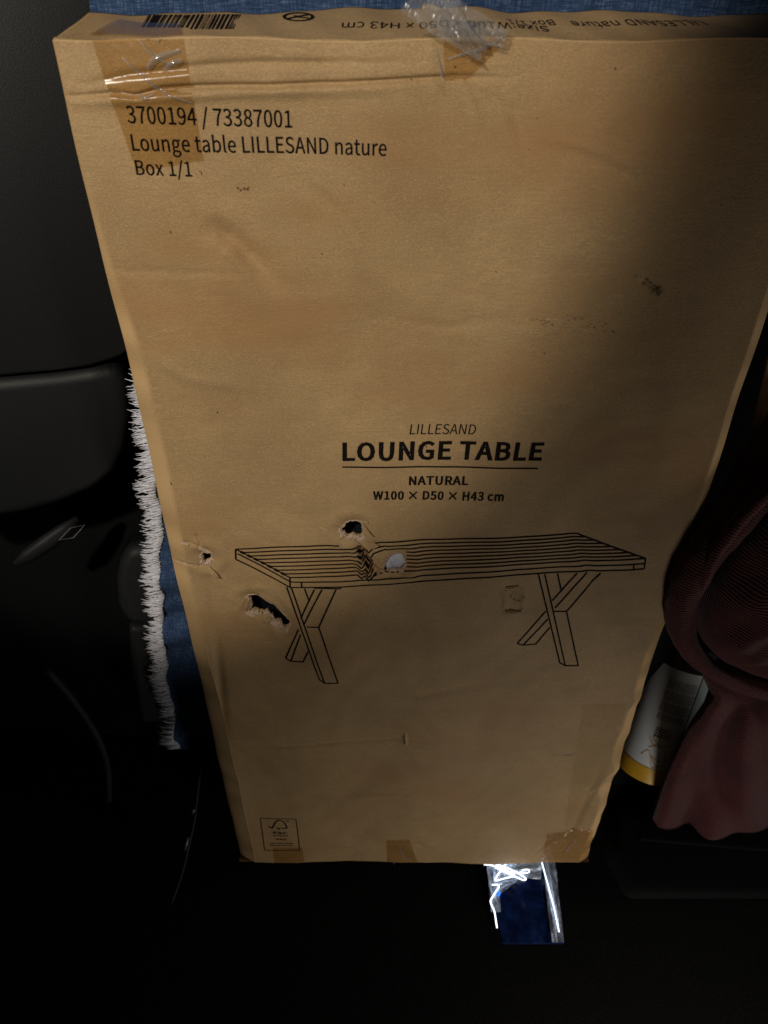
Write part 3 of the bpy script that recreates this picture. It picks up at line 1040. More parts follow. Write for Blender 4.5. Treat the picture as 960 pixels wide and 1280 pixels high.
for poly, lift, curl, mt_ in (
        (((453, 656), (452.5, 669), (459, 669), (467, 667.5), (460, 662)), 0.0030, 0.001, 'kraft'),
        (((446, 652.5), (449, 654.5), (460, 652.6), (459, 651.2)), 0.0012, 0.0, 'torn'),
        (((424, 675), (431, 672), (446, 676), (452, 680), (440, 682), (430, 681)), 0.0006, 0.0010, 'kraft'),
        (((455, 680), (452, 676), (468, 676), (474, 680), (466, 684)), 0.0022, 0.0008, 'kraft'),
        (((249, 680), (266, 691), (266.5, 691.8), (259, 690), (248.5, 683)), 0.0036, 0.0, 'torn'),
        (((226, 676), (236, 679.5), (235.5, 680.5), (227, 678)), 0.0016, 0.0, 'torn'),
        (((222, 701), (248, 705.5), (247, 706.6), (222, 702.4)), 0.0012, 0.0, 'torn'),
        (((262, 707), (258, 711), (268, 717), (275, 722), (272, 715)), 0.0020, 0.0008, 'kraft'),
        (((313, 753), (310, 764), (306, 763), (305, 757), (309, 752)), 0.0014, 0.001, 'kraft'),
        (((318, 768), (335, 769), (340, 775), (332, 778), (321, 773)), 0.0008, 0.0012, 'kraft'),
        (((310, 745), (323, 745), (322, 743.6), (311, 743.8)), 0.0012, 0.0, 'torn'),
        (((797, 343), (805, 347.5), (804, 349.5), (796, 345)), 0.0016, 0.0, 'torn'),
        (((808, 352), (817, 357.5), (816, 359.8), (807, 354)), 0.0022, 0.0, 'torn'),
        (((820, 363), (825, 360), (827, 364), (822, 369), (819, 367)), 0.0018, 0.0, 'torn'),
        (((632, 734.5), (648, 732.5), (650, 733.3), (633, 736)), 0.0009, 0.0, 'kraft'),
        (((632, 763.5), (652, 763.5), (652, 764.8), (633, 765)), 0.0009, 0.0, 'kraft')):
    flap(poly, lift, curl, mt_)


def ragged_rim(P, wmax, seed, down=1.0):
    """pale torn paper fibres fringing a puncture, widest along its lower side"""
    rn_ = random.Random(seed)
    P = rough_poly(P, 0.00025, 3, seed)
    n = len(P)
    ar = sum(P[k - 1][0] * P[k][1] - P[k][0] * P[k - 1][1] for k in range(n))
    sg = 1 if ar > 0 else -1
    ins, mid_, out_ = [], [], []
    w = 0.3
    for k in range(n):
        ex, ey = P[(k + 1) % n][0] - P[k - 1][0], P[(k + 1) % n][1] - P[k - 1][1]
        l = math.hypot(ex, ey) + 1e-9
        nx, ny = sg * ey / l, -sg * ex / l
        bias = 0.25 + 0.75 * max(0.0, -ny * down + 0.25 * -nx) if down else 0.6
        w = 0.55 * w + 0.45 * rn_.random() ** 1.5
        ww = wmax * bias * (0.25 + 1.5 * w) * rn_.uniform(0.7, 1.3)
        ins.append((P[k][0] - nx * 0.0005, P[k][1] - ny * 0.0005))
        mid_.append((P[k][0] + nx * ww * 0.4, P[k][1] + ny * ww * 0.4))
        out_.append((P[k][0] + nx * ww, P[k][1] + ny * ww))
    Q = np.array(ins + mid_ + out_)
    Z = hgt(Q[:, 0], Q[:, 1])
    for k in range(n):
        Z[k] += -0.0006 + rn_.uniform(-.0004, .0004)
        Z[n + k] += 0.0008 + rn_.uniform(0, .0008)
        Z[2 * n + k] += 0.0003
    F = []
    for r in range(2):
        for k in range(n):
            F.append((r * n + k, r * n + (k + 1) % n, (r + 1) * n + (k + 1) % n, (r + 1) * n + k))
    return mk('torn_edge', np.stack([Q[:, 0], Q[:, 1], Z], 1), F, M['torn'], box, smooth=False)


for i_, (P, wm) in enumerate(zip(HP, (0.0060, 0.0058, 0.0062, 0.0030))):
    ragged_rim(P, wm, 40 + i_)

# grey padding pushing out of the rip
fv = []
NF = 14
fc = Vector(uv(493.5, 703.5))
for j in range(NF):
    for i in range(NF):
        a, b = -1 + 2 * i / (NF - 1), -1 + 2 * j / (NF - 1)
        # square grid mapped on a disc
        dx, dy = a * math.sqrt(1 - b * b / 2), b * math.sqrt(1 - a * a / 2)
        r2 = dx * dx + dy * dy
        u, v = fc.x + dx * 0.0165, fc.y + dy * 0.0150 + dx * 0.002
        fv.append((u, v, 0.0040 * (1 - r2 ** 1.5) - 0.0052 + 0.0008 * math.sin(u * 900 + 2 * math.sin(v * 700)) * math.sin(v * 800)))
mk('foam_padding', fv, grid_faces(NF, NF), M['foam'], box)

# scuffs: short broken scratches and pits
def scuffs(name, spots, mat, label):
    V, F = [], []
    for (x, y), (dx, dy), w in spots:
        v, f = ribbon_uv([uv(x - dx / 2, y - dy / 2), uv(x + dx * .1, y + dy * .1 - .4), uv(x + dx / 2, y + dy / 2)], w, 0.0006)
        n = len(v) // 2
        for k in range(n):
            c = (v[2 * k] + v[2 * k + 1]) / 2
            s = math.sin(math.pi * (k + 0.4) / (n - 0.2 + 0.8 - 0.6 + 0.2)) * random.uniform(0.5, 1.2)
            v[2 * k] = c + (v[2 * k] - c) * s
            v[2 * k + 1] = c + (v[2 * k + 1] - c) * s
        o = len(V)
        V += v
        F += [tuple(o + i for i in q) for q in f]
    P = front_pts(V)
    P[:, 2] -= 0.0001
    o = mk(name, P, F, M[mat], box, smooth=False)
    o['label'] = label
    o['kind'] = 'stuff'
    return o


sp = [((297, 235), (3, 3), .0012), ((301, 238), (3, -3), .0012), ((305, 236), (1, 5), .0013), ((309, 237), (4, 2), .0016), ((310, 235), (2, -2), .001), ((252, 216), (1, 4), .0012), ((250, 214), (1, 2), .0009)]
for _ in range(26):
    t = random.random()
    sp.append(((665 + 105 * t + random.gauss(0, 3), 398 + 10 * t + random.gauss(0, 5)), (random.uniform(1, 5), random.uniform(-2, 3)), random.uniform(.0003, .0008)))
for x, y in ((632, 739), (639, 746), (643, 750), (651, 736), (654, 746), (652, 761), (632, 762)):
    sp.append(((x, y), (random.uniform(1.0, 2.2), random.uniform(.6, 2)), .0012))
sp += [((648, 752), (9, 1.0), .0007), ((766, 414), (5, 5), .0009), ((718, 397), (4, -2), .0009), ((272, 514), (1, 3), .0013), ((214, 604), (1.4, 3), .0015), ((213.5, 290), (1, 4), .001), ((680, 440), (2, 1), .001)]
for x, y in ((569, 84), (514, 100), (861, 108), (785, 175), (770, 86), (402, 318), (430, 232), (425, 628), (533, 560), (620, 340)):
    sp.append(((x, y), (random.uniform(1, 2.4), random.uniform(.5, 2)), random.uniform(.0006, .0013)))
sp += [((821, 362), (5, 4), .0030), ((814, 357), (5, 2), .0016), ((806, 351), (5, 3), .0012)]
scuffs('scuff_marks', sp, 'brown_mark', 'small brown scuffs and pits')
lt = []
for _ in range(16):
    lt.append(((random.uniform(650, 745), random.uniform(396, 416)), (random.uniform(2, 9), random.uniform(-1.5, 2)), random.uniform(.0004, .0009)))
lt += [((424, 693), (8, -2), .0008), ((280, 802), (7, 0), .0012), ((238, 722), (6, 0), .0018), ((335, 802), (8, 0), .0012), ((352, 806), (7, 1), .0012), ((190, 420), (18, -4), .0008), ((205, 413), (8, -2), .0008), ((404, 661), (10, 3), .0010), ((506, 926), (1.5, 11), .0012), ((705, 942.5), (40, -1), .0008)]
scuffs('pale_scratches', lt, 'torn', 'pale scratches in the paper surface')

# ------------------------------------------------------------------ tape
def patch(name, quad, mat, nu=20, nv=20, off=0.0008, wr=0.0, top=False, label=None, seed=1):
    """clear tape over the front panel: photo corners TL TR BR BL"""
    rn = random.Random(seed)
    ph = [rn.uniform(0, 6.28) for _ in range(6)]
    Q = [Vector(on_top(*p)) if top else Vector(uv(*p)) for p in quad]
    V2 = []
    for j in range(nv):
        for i in range(nu):
            a, b = i / (nu - 1), j / (nv - 1)
            V2.append((Q[0] * (1 - a) + Q[1] * a) * (1 - b) + (Q[3] * (1 - a) + Q[2] * a) * b)
    V = []
    if top:
        V = [top_pt(p.x, p.y, off) for p in V2]
    else:
        P = front_pts(V2)
        for k, p in enumerate(V2):
            c = math.sin(p.x * 210 + p.y * 330 + ph[0]) * math.sin(p.y * 150 - p.x * 260 + ph[1]) + 0.6 * math.sin(p.x * 700 + p.y * 420 + ph[2]) * math.sin(p.y * 90 + ph[3])
            P[k, 2] += off - INK + wr * max(0, c) ** 2
        V = P
    o = mk(name, V, grid_faces(nu, nv), M[mat], box)
    if label:
        o['label'] = label
    return o


patch('packing_tape', ((112, 49), (229, 49), (255, 200), (171, 214)), 'tape', 60, 80, 0.0008, 0.00012, label='brown tinted tape wrapped over the top left corner', seed=4)
patch('packing_tape', ((150, 26), (226, 32), (229, 46.5), (112, 46)), 'tape', 30, 8, 0.0012, top=True, label='tape end on the top flap')
patch('packing_tape', ((540, 52), (556, 52), (556, 122), (541, 98)), 'tape_clear', 12, 30, 0.0006, 0.0003, seed=5)
patch('packing_tape', ((554, 52), (634, 52), (582, 101), (556, 101)), 'tape', 24, 24, 0.0010, 0.0007, seed=6, label='peeled triangle of brown tape at the top fold')
patch('packing_tape', ((341, 1060), (378, 1060), (381, 1077.5), (343, 1077.5)), 'tape', 12, 8, 0.0007, 0.0, seed=7)
patch('packing_tape', ((483, 1049), (512, 1047), (522, 1077.5), (484, 1077.5)), 'tape', 24, 24, 0.0009, 0.0012, seed=8, label='wrinkled tape scrap on the bottom edge')
patch('packing_tape', ((684, 1042), (742, 1036), (736, 1077), (676, 1077)), 'tape', 36, 30, 0.0009, 0.0014, seed=9, label='wrinkled tape on the bottom right corner')
patch('packing_tape', ((728, 880), (783, 880), (741, 1034), (706, 1034)), 'tape_clear', 14, 40, 0.0006, 0.0002, seed=10)

# wrinkles of the corner tape standing proud: thin pinched ridges of film
def ridge(pts, w, h, mat='film'):
    P = spline([(*uv(x, y), 0) for x, y in pts], 8)
    V, F = [], []
    for i, p in enumerate(P):
        t = (P[min(i + 1, len(P) - 1)] - P[max(i - 1, 0)]).normalized()
        n = Vector((-t.y, t.x, 0))
        e = math.sin(math.pi * (i + 0.3) / (len(P) - 0.4))
        z = float(hgt(p.x, p.y)) + 0.0011
        for k, (a, b) in enumerate(((-1, 0), (-0.45, 0.6), (0, 1), (0.45, 0.55), (1, 0))):
            q = p + n * (a * w * (0.4 + 0.6 * e))
            V.append((q.x, q.y, z + b * h * e))
    return mk('tape_wrinkle', V, grid_faces(5, len(P)), M[mat], box)


for pts, w, h in ((((184, 86), (192, 76), (203, 70), (225, 63)), .0022, .0022), (((205, 88), (212, 82), (219, 78), (228, 75)), .0020, .0020),
                  (((152, 72), (178, 95), (205, 115), (240, 128)), .0010, .0011), (((172, 50), (192, 70), (214, 82)), .0009, .0009),
                  (((172, 118), (182, 122), (195, 116)), .0012, .0012), (((183, 47), (184, 49)), .002, .001), (((197, 49), (199, 50.5)), .002, .001),
                  (((556, 102), (552, 92), (545, 60)), .0010, .0011), (((557, 74), (585, 67), (612, 58), (634, 44)), .0012, .0016),
                  (((688, 1050), (700, 1044)), .0014, .0016), (((706, 1066), (716, 1052)), .0012, .0014), (((498, 1056), (504, 1068), (514, 1076)), .0014, .0018)):
    ridge(pts, w, h)

# crumpled loose film flying up from the peeled tape
def crumple(name, path, width, seed, nl=34, nw=12, amp=0.006):
    rn = random.Random(seed)
    ph = [rn.uniform(0, 6.28) for _ in range(8)]
    P = spline(path, max(2, nl // (len(path) - 1)))
    V = []
    for i, p in enumerate(P):
        t = (P[min(i + 1, len(P) - 1)] - P[max(i - 1, 0)]).normalized()
        s = t.cross(Vector((0, 0.35, 1))).normalized()
        n = s.cross(t)
        w = width[0] + (width[1] - width[0]) * i / (len(P) - 1)
        for k in range(nw):
            a = -1 + 2 * k / (nw - 1)
            f = math.sin(a * 4.2 + ph[0] + i * .12) * .5 + math.sin(a * 9 + ph[1] - i * .21) * .35 + math.sin(i * .55 + a * 3 + ph[2]) * .25 + rn.uniform(-.18, .18)
            V.append(tuple(p + s * (a * w / 2) + n * (f * amp)))
    o = mk(name, V, grid_faces(nw, len(P)), M['film'], box, smooth=False)
    o['label'] = 'crumpled clear film hanging off the torn tape'
    return o


def loc(px, py, depth):
    return tuple(CAM_P + ray(px, py) * depth)


crumple('loose_film', [loc(520, -14, .452), loc(545, 12, .456), loc(575, 38, .461), (uv(604, 66)[0], uv(604, 66)[1], 0.0035)], (0.030, 0.012), 2, amp=0.0035)
crumple('loose_film', [loc(548, -10, .462), loc(566, 20, .464), loc(600, 36, .468), loc(632, 49, .470)], (0.026, 0.010), 5, amp=0.003)

# ------------------------------------------------------------------ more materials
def denim():
    mt, nt, bs = new_mat('denim')
    warp = noise(nt, mapped(nt, (900, 90, 90)), 1.0, 3, 0.7)
    weft = noise(nt, mapped(nt, (90, 900, 90)), 1.0, 3, 0.7)
    big = noise(nt, mapped(nt, (1, 1, 1)), 16, 4, 0.6)
    mh = N(nt, 'ShaderNodeMath', operation='ADD')
    nt.links.new(warp, mh.inputs[0])
    nt.links.new(weft, mh.inputs[1])
    md = N(nt, 'ShaderNodeMath', operation='MULTIPLY')
    md.inputs[1].default_value = 0.5
    nt.links.new(mh.outputs[0], md.inputs[0])
    c = ramp(nt, md.outputs[0], [(0.36, (0.016, 0.033, 0.080)), (0.52, (0.036, 0.072, 0.165)), (0.68, (0.15, 0.22, 0.34))])
    c = mixc(nt, c, (0.010, 0.021, 0.056), ramp(nt, big, [(0.5, (0, 0, 0)), (0.75, (0.4, 0.4, 0.4))]))
    nt.links.new(c, bs.inputs['Base Color'])
    bs.inputs['Roughness'].default_value = 0.9
    bs.inputs['Specular IOR Level'].default_value = 0.15
    bump(nt, bs, md.outputs[0], 0.7, 0.0012)
    return mt


def twill(name, dark, light):
    mt, nt, bs = new_mat(name)
    v = mapped(nt, (1, 1, 1), 'UV')
    w = N(nt, 'ShaderNodeTexWave', wave_type='BANDS', bands_direction='Y')
    w.inputs['Scale'].default_value = 100
    w.inputs['Distortion'].default_value = 1.8
    w.inputs['Detail'].default_value = 2
    w.inputs['Detail Scale'].default_value = 8
    nt.links.new(v, w.inputs['Vector'])
    n2 = noise(nt, mapped(nt, (420, 900, 1), 'UV'), 1.0, 2, 0.6)
    ml = N(nt, 'ShaderNodeMath', operation='MULTIPLY')
    nt.links.new(w.outputs['Fac'], ml.inputs[0])
    nt.links.new(n2, ml.inputs[1])
    big = noise(nt, mapped(nt, (1, 1, 1), 'UV'), 22, 4, 0.6)
    c = ramp(nt, ml.outputs[0], [(0.08, dark), (0.55, light)])
    c = mixc(nt, c, dark, ramp(nt, big, [(0.45, (0, 0, 0)), (0.75, (0.55, 0.55, 0.55))]))
    nt.links.new(c, bs.inputs['Base Color'])
    bs.inputs['Roughness'].default_value = 0.88
    bs.inputs['Specular IOR Level'].default_value = 0.2
    bs.inputs['Sheen Weight'].default_value = 0.15
    bump(nt, bs, ml.outputs[0], 1.0, 0.0016)
    return mt


M['denim'] = denim()
M['fringe'] = simple('cotton_fringe', (0.66, 0.67, 0.74), 0.9, 0.1, 0, 500, 0.2)
M['maroon'] = twill('maroon_twill', (0.024, 0.005, 0.006), (0.150, 0.028, 0.027))
M['label'] = simple('white_label', (0.78, 0.84, 0.88), 0.45, 0.4, 0, 60, 0.05)
M['mint'] = simple('pale_mint_label', (0.58, 0.70, 0.68), 0.45, 0.4, 0, 40, 0.1)
M['yellow'] = simple('yellow_band', (0.72, 0.42, 0.03), 0.4, 0.4, 0, 60, 0.08)
M['grey_print'] = simple('grey_print', (0.20, 0.24, 0.28), 0.6, 0.2, 0, 900, 0.4)
M['orange_print'] = simple('orange_print', (0.62, 0.36, 0.12), 0.6, 0.2)
M['cap'] = simple('charcoal_cap', (0.022, 0.026, 0.028), 0.35, 0.5, 0, 200, 0.3)
M['navy'] = simple('navy_gloss', (0.006, 0.020, 0.095), 0.22, 0.5, 0, 60, 0.6)
M['silver'] = simple('silver_wrap', (0.50, 0.56, 0.66), 0.38, 0.6, 0.4, 90, 0.4, 0.7)


def emit(name, col, s):
    mt, nt, bs = new_mat(name)
    bs.inputs['Base Color'].default_value = (*col, 1)
    bs.inputs['Emission Color'].default_value = (*col, 1)
    bs.inputs['Emission Strength'].default_value = s
    return mt


M['glow'] = emit('white_light_tube', (0.82, 0.90, 1.0), 2.2)
M['glow_blue'] = emit('blue_light', (0.02, 0.18, 0.80), 1.3)


def add_uv(o, scale=1.0, f=None):
    """planar UVs in metres from local coordinates"""
    me = o.data
    ul = me.uv_layers.new(name='UVMap')
    co = [v.co for v in me.vertices]
    for lp in me.loops:
        p = co[lp.vertex_index]
        ul.data[lp.index].uv = f(p) if f else (p.x * scale, p.y * scale)
    return o


def rp(px, py, p0, n):
    """carton-frame point where the sight line of a photo pixel meets a plane"""
    d = ray(px, py)
    return CAM_P + d * ((Vector(p0) - CAM_P).dot(n) / d.dot(n))


# ------------------------------------------------------------------ the car: seat back and door trim
car = tag(empty('car', BOX_M), 'dark car interior, black door trim with a thin seam and black seat back', 'car')
sv = []
for j in range(50):
    for i in range(70):
        x, y = -0.95 + 2.0 * i / 69, -0.03 + 1.75 * j / 49
        z = -0.125 - 0.030 * (abs(x) / 0.95) ** 2 - 0.10 * smooth(1.30, 1.72, y) ** 2
        z += -0.012 * math.exp(-((x + 0.42) / 0.010) ** 2) - 0.012 * math.exp(-((x - 0.45) / 0.010) ** 2) - 0.008 * math.exp(-((y - 0.50) / 0.008) ** 2)
        z -= 0.07 * float(smooth(-0.24, -0.29, x))
        sv.append((x, y, z + 0.002 * math.sin(x * 23 + y * 7) * math.sin(y * 19)))
seat = mk('seat_back', sv, grid_faces(70, 50), M['seat'], car)
solid(seat, 0.10, -1)


def slab(name, pxs, p0, n, thick, bev, mat, parent):
    n = Vector(n).normalized()
    P = [rp(x, y, p0, n) for x, y in pxs]
    k = len(P)
    V = [tuple(p) for p in P] + [tuple(p - n * thick) for p in P]
    F = [tuple(range(k)), tuple(range(2 * k - 1, k - 1, -1))] + [(i, i + k, (i + 1) % k + k, (i + 1) % k) for i in range(k)]
    o = mk(name, V, F, M[mat], parent)
    me = o.data
    import bmesh
    bm = bmesh.new()
    bm.from_mesh(me)
    bmesh.ops.recalc_face_normals(bm, faces=bm.faces)
    bm.to_mesh(me)
    bm.free()
    bevel(o, bev, 5)
    return o


slab('bolster', ((150, 708), (160, 688), (195, 684), (240, 690), (240, 782), (160, 782), (148, 760), (146, 730)), (-0.36, 0.45, -0.108), (0.25, 0.1, 1), 0.03, 0.012, 'dark', seat)
slab('seat_side', ((162, 786), (235, 784), (240, 905), (176, 905), (166, 850)), (-0.36, 0.3, -0.115), (0.35, 0.0, 1), 0.02, 0.008, 'dark', seat)
dn = (0.30, 0.06, 0.95)
dp = (-0.36, 0.75, -0.105)
up_o = [(-160, -60), (205, -60), (205, 380), (180, 428), (150, 446), (132, 452), (110, 458.5), (70, 464), (0, 470.2), (-160, 478)]
lo_o = [(-160, 482), (0, 473.6), (70, 467.4), (110, 462), (134, 455.5), (152, 458), (163, 478), (166, 520), (158, 563), (144, 592), (116, 614), (74, 632), (30, 644), (-160, 676)]
door = slab('door_trim', up_o, dp, dn, 0.03, 0.0035, 'plastic', car)
slab('lower_trim', lo_o, dp, dn, 0.05, 0.016, 'plastic', door)
V, F = tube([rp(x, y, (-0.40, 0.55, -0.13), (0.5, 0, 1)) for x, y in ((20, 705), (38, 693), (60, 678), (82, 662), (98, 648))], [0.006, 0.014, 0.016, 0.014, 0.006], 14, 0.6)
lev = mk('door_lever', V, F, M['dark'], car)
pz = (-0.40, 0.55, -0.105)
dia = [rp(x, y, pz, (0.5, 0, 1)) for x, y in ((74, 675), (88, 660), (106, 656), (92, 672), (74, 675), (88, 660))]
V, F = tube(dia, 0.0006, 6)
mk('lever_badge', V, F, M['chrome'], lev, smooth=False)
V, F = tube(spline([rp(x, y, (-0.45, 0.2, -0.10), (0.4, 0, 1)) for x, y in ((60, 838), (86, 868), (108, 898), (124, 926), (134, 958), (136, 1000))], 6), 0.0055, 12, 0.9)
mk('pull_trim', V, F, M['trim'], car)

V, F = tube(spline([at(x, y, 1.09) for x, y in ((252, 930), (250, 965), (246, 1000), (242, 1030), (236, 1056), (228, 1090), (214, 1130))], 6), 0.0022, 8)
cab = tag(empty('cable'), 'thin dark cable hanging below the fringed blue throw', 'cable')
mk('cord', V, F, M['dark'], cab)
for (x0, y0), (x1, y1) in (((243, 1010), (240, 1016)), ((235, 1046), (231, 1062))):
    V, F = tube([at(x0, y0, 1.088), at((x0 + x1) / 2, (y0 + y1) / 2, 1.087), at(x1, y1, 1.088)], 0.0028, 8)
    mk('clip', V, F, M['chrome'], cab)  # short chrome sleeve standing in for a highlight on the cord

# ------------------------------------------------------------------ denim throw with a white fringe
throw = tag(empty('denim_throw', BOX_M), 'dark blue denim throw with white frayed fringe behind the box', 'throw')
EY = [0.10, 0.158, 0.254, 0.384, 0.427, 0.506, 0.571, 0.66, 0.745, 0.90, 1.60]
EX = [-0.356, -0.354, -0.345, -0.332, -0.325, -0.313, -0.301, -0.291, -0.279, -0.264, -0.262]


def throw_left(y):
    return float(np.interp(y, EY, EX)) + 0.002 * math.sin(y * 60) + 0.0012 * math.sin(y * 143)


FOLDS = [(0.475, 0.010, 0.020), (0.405, -0.009, 0.016), (0.375, 0.006, 0.012), (0.210, -0.012, 0.014), (0.180, 0.008, 0.016), (0.62, 0.006, 0.03), (0.30, 0.004, 0.04)]


def throw_z(x, y):
    z = -0.104
    a = max(0.0, min(1.0, (-0.235 - x) / 0.07))
    for y0, h, w in FOLDS:
        z += h * math.exp(-(((y - y0) - 0.25 * (x + 0.3)) / w) ** 2) * a
    z += 0.0015 * math.sin(x * 41 + y * 13) * math.sin(y * 29)
    z += 0.006 * smooth(1.06, 1.20, y) * (math.sin(x * 19 + 1.0) - 1.0)
    z -= 0.09 * smooth(1.25, 1.62, y) ** 2
    return z


tvv = []
NA, NB = 60, 170
for j in range(NB):
    y0 = 0.130 + 1.45 * j / (NB - 1)
    xl = throw_left(y0)
    for i in range(NA):
        x = xl + (0.262 - xl) * (i / (NA - 1)) ** 1.15
        y = y0 - 0.006 * math.sin((x + 0.35) * 30) * (1 - j / NB) ** 8
        tvv.append((x, y, throw_z(x, y)))
cl = mk('cloth', tvv, grid_faces(NA, NB), M['denim'], throw)
solid(cl, 0.0028, -1)
rn = random.Random(21)
V, F = [], []
y = 0.136
while y < 0.752:
    tuft = rn.uniform(-0.18, 0.34)
    ln = rn.uniform(0.0155, 0.022)
    for k in range(rn.randint(5, 8)):
        yy = y + k * 0.0008
        xl = throw_left(yy)
        L1 = ln * rn.uniform(0.62, 1.15)
        ang = tuft + rn.gauss(0, 0.20)
        zz = throw_z(xl, yy) + rn.uniform(-0.001, 0.0025)
        pts = []
        for s in range(5):
            t = s / 4
            pts.append(Vector((xl + 0.004 - (L1 + 0.004) * t, yy - math.sin(ang) * L1 * t - 0.0035 * t * t + 0.0011 * t * math.sin(t * 6 + k * 2.1 + tuft * 9), zz + 0.0015 * math.sin(t * 3.1 + tuft) - 0.003 * t * t)))
        v, f = tube(pts, [0.0007, 0.00075, 0.0007, 0.0006, 0.0003], 5)
        o = len(V)
        V += v
        F += [tuple(o + i for i in q) for q in f]
    y += rn.uniform(0.0032, 0.0052)
fr = mk('fringe', V, F, M['fringe'], throw)
tag(fr, kind='stuff')
# woven white edge the fringe grows from
V = []
NE = 200
for j in range(NE):
    y = 0.133 + 0.615 * j / (NE - 1)
    xl = throw_left(y)
    for k, dx in enumerate((-0.0035, 0.0, 0.0045)):
        V.append((xl + dx + 0.0005 * math.sin(y * 900 + k), y, throw_z(xl + dx, y) + 0.0012 - 0.0006 * (k == 2)))
mk('white_selvedge', V, grid_faces(3, NE), M['fringe'], throw)

# ------------------------------------------------------------------ second carton at the right edge
b2 = tag(empty('small_cardboard_box', BOX_M), 'pale cardboard box corner at the right edge, above the maroon jacket', 'cardboard box')
c0 = Vector(loc(940, 537, 0.71))
e1 = (Vector(loc(966, 430, 0.645)) - c0)
e1.normalize()
e2 = (Vector(loc(1000, 563, 0.70)) - c0)
e2 = (e2 - e1 * e2.dot(e1)).normalized()
e3 = e1.cross(e2).normalized()
if e3.z > 0:
    e3 = -e3


def panel(name, o, a, b, la, lb, mat, parent, wob=0.0015, n=12, th=0.003):
    V = []
    nn = a.cross(b).normalized()
    for j in range(n):
        for i in range(n):
            s, t = i / (n - 1), j / (n - 1)
            V.append(tuple(o + a * la * s + b * lb * t + nn * wob * math.sin(s * 5 + t * 3) * math.sin(s * 3.14) * math.sin(t * 3.14) * 2))
    ob = mk(name, V, grid_faces(n, n), M[mat], parent)
    solid(ob, th, 0)
    return ob


panel('front_panel', c0, e1, e2, 0.26, 0.22, 'kraft_pale', b2)
panel('bottom_flap', c0 + e3 * 0.002, e3, e2, 0.05, 0.22, 'kraft_pale', b2)
panel('side_panel', c0 + e3 * 0.002 + e2 * 0.0005, e1, e3, 0.26, 0.05, 'kraft_pale', b2)

# ------------------------------------------------------------------ maroon jacket
jac = tag(empty('maroon_jacket', BOX_M), 'crumpled maroon twill jacket piled against the right side of the box', 'jacket')


def tube_uv(name, pts, radii, n=18, flat=1.0, mat='maroon', uvs=1.0, wr=0.0, seed=0):
    P = spline(pts, 8)
    if hasattr(radii, '__len__'):
        R = np.interp(np.linspace(0, 1, len(P)), np.linspace(0, 1, len(radii)), radii)
    else:
        R = [radii] * len(P)
    V, F = tube(P, list(R), n, flat)
    V2 = []
    for i, p in enumerate(P):
        for k in range(n):
            q = Vector(V[i * n + k])
            w = 1 + wr * (math.sin(i * 0.55 + k * 0.7 + seed) * 0.6 + math.sin(i * 1.3 - k * 1.1 + seed) * 0.4)
            V2.append(tuple(p + (q - p) * w))
    o = mk(name, V2, F, M[mat], jac)
    ul = o.data.uv_layers.new(name='UVMap')
    ln = [0.0]
    for a, b in zip(P, P[1:]):
        ln.append(ln[-1] + (b - a).length)
    for pl in o.data.polygons:
        ks = [o.data.loops[l].vertex_index for l in pl.loop_indices]
        wrapk = any(k % n == n - 1 for k in ks) and any(k % n == 0 for k in ks)
        for l in pl.loop_indices:
            vi = o.data.loops[l].vertex_index
            i, k = divmod(vi, n)
            kk = k + (n if (wrapk and k == 0) else 0)
            ul.data[l].uv = (kk / n * 6.28 * R[i] * 0.8, ln[i])
    return o


def gp(x, y, z):
    """carton-frame point on plane Z=z under a photo pixel"""
    u, v = uv(x, y, z)
    return Vector((u, v, z))


tube_uv('rolled_hem', [gp(1010, 520, -0.03), gp(965, 575, -0.015), gp(930, 628, 0.0), gp(894, 672, 0.008), gp(868, 712, 0.012), gp(852, 750, 0.012), gp(851, 780, 0.010), gp(861, 808, 0.006), gp(882, 831, 0.002), gp(918, 852, -0.002), (gp(965, 866, -0.004)), gp(1040, 880, -0.01)],
        [0.030, 0.026, 0.022, 0.0195, 0.0180, 0.0165, 0.0150, 0.0125, 0.0105, 0.0105, 0.011, 0.012], 20, 1.0, wr=0.05, seed=1)
tube_uv('seam_cord', [gp(1010, 560, 0.0), gp(968, 604, 0.012), gp(938, 634, 0.020), gp(910, 668, 0.026), gp(890, 700, 0.028), gp(878, 730, 0.026), gp(868, 752, 0.018)],
        [0.008, 0.0080, 0.0075, 0.0068, 0.006, 0.005, 0.003], 14, wr=0.06, seed=2)
# puffed panel inside the hem
outl = [(880, 728), (868, 755), (864, 778), (872, 802), (892, 822), (925, 838), (965, 850), (1040, 860), (1130, 850), (1160, 720), (1120, 590), (1040, 560), (985, 590), (946, 634), (908, 686)]
OP = spline([gp(x, y, 0.004) for x, y in outl + outl[:1]], 6)[:-1]
cc = gp(985, 735, 0.0)
V, F = [], []
NR = 14
for r in range(NR):
    s = r / (NR - 1)
    rr = 1 - s
    for k, p in enumerate(OP):
        q = cc + (p - cc) * rr
        hgtz = 0.052 * (1 - rr ** 2.6) ** 0.75
        q.z = 0.0 - 0.02 * (s == 0) + hgtz + 0.004 * math.sin(q.x * 70 + q.y * 40) * math.sin(q.y * 60 - q.x * 20) * min(1, s * 3) + 0.0022 * math.sin(q.x * 150 - q.y * 90) * min(1, s * 3)
        V.append(tuple(q))
F = grid_faces(len(OP), NR, wrap=True)
pn = mk('puffed_panel', V, F, M['maroon'], jac)
rc, rs = math.cos(0.35), math.sin(0.35)
add_uv(pn, 1.0, lambda p: (p.x * rc + p.y * rs, -p.x * rs * 1.0 + p.y * rc + p.z * 0.6))
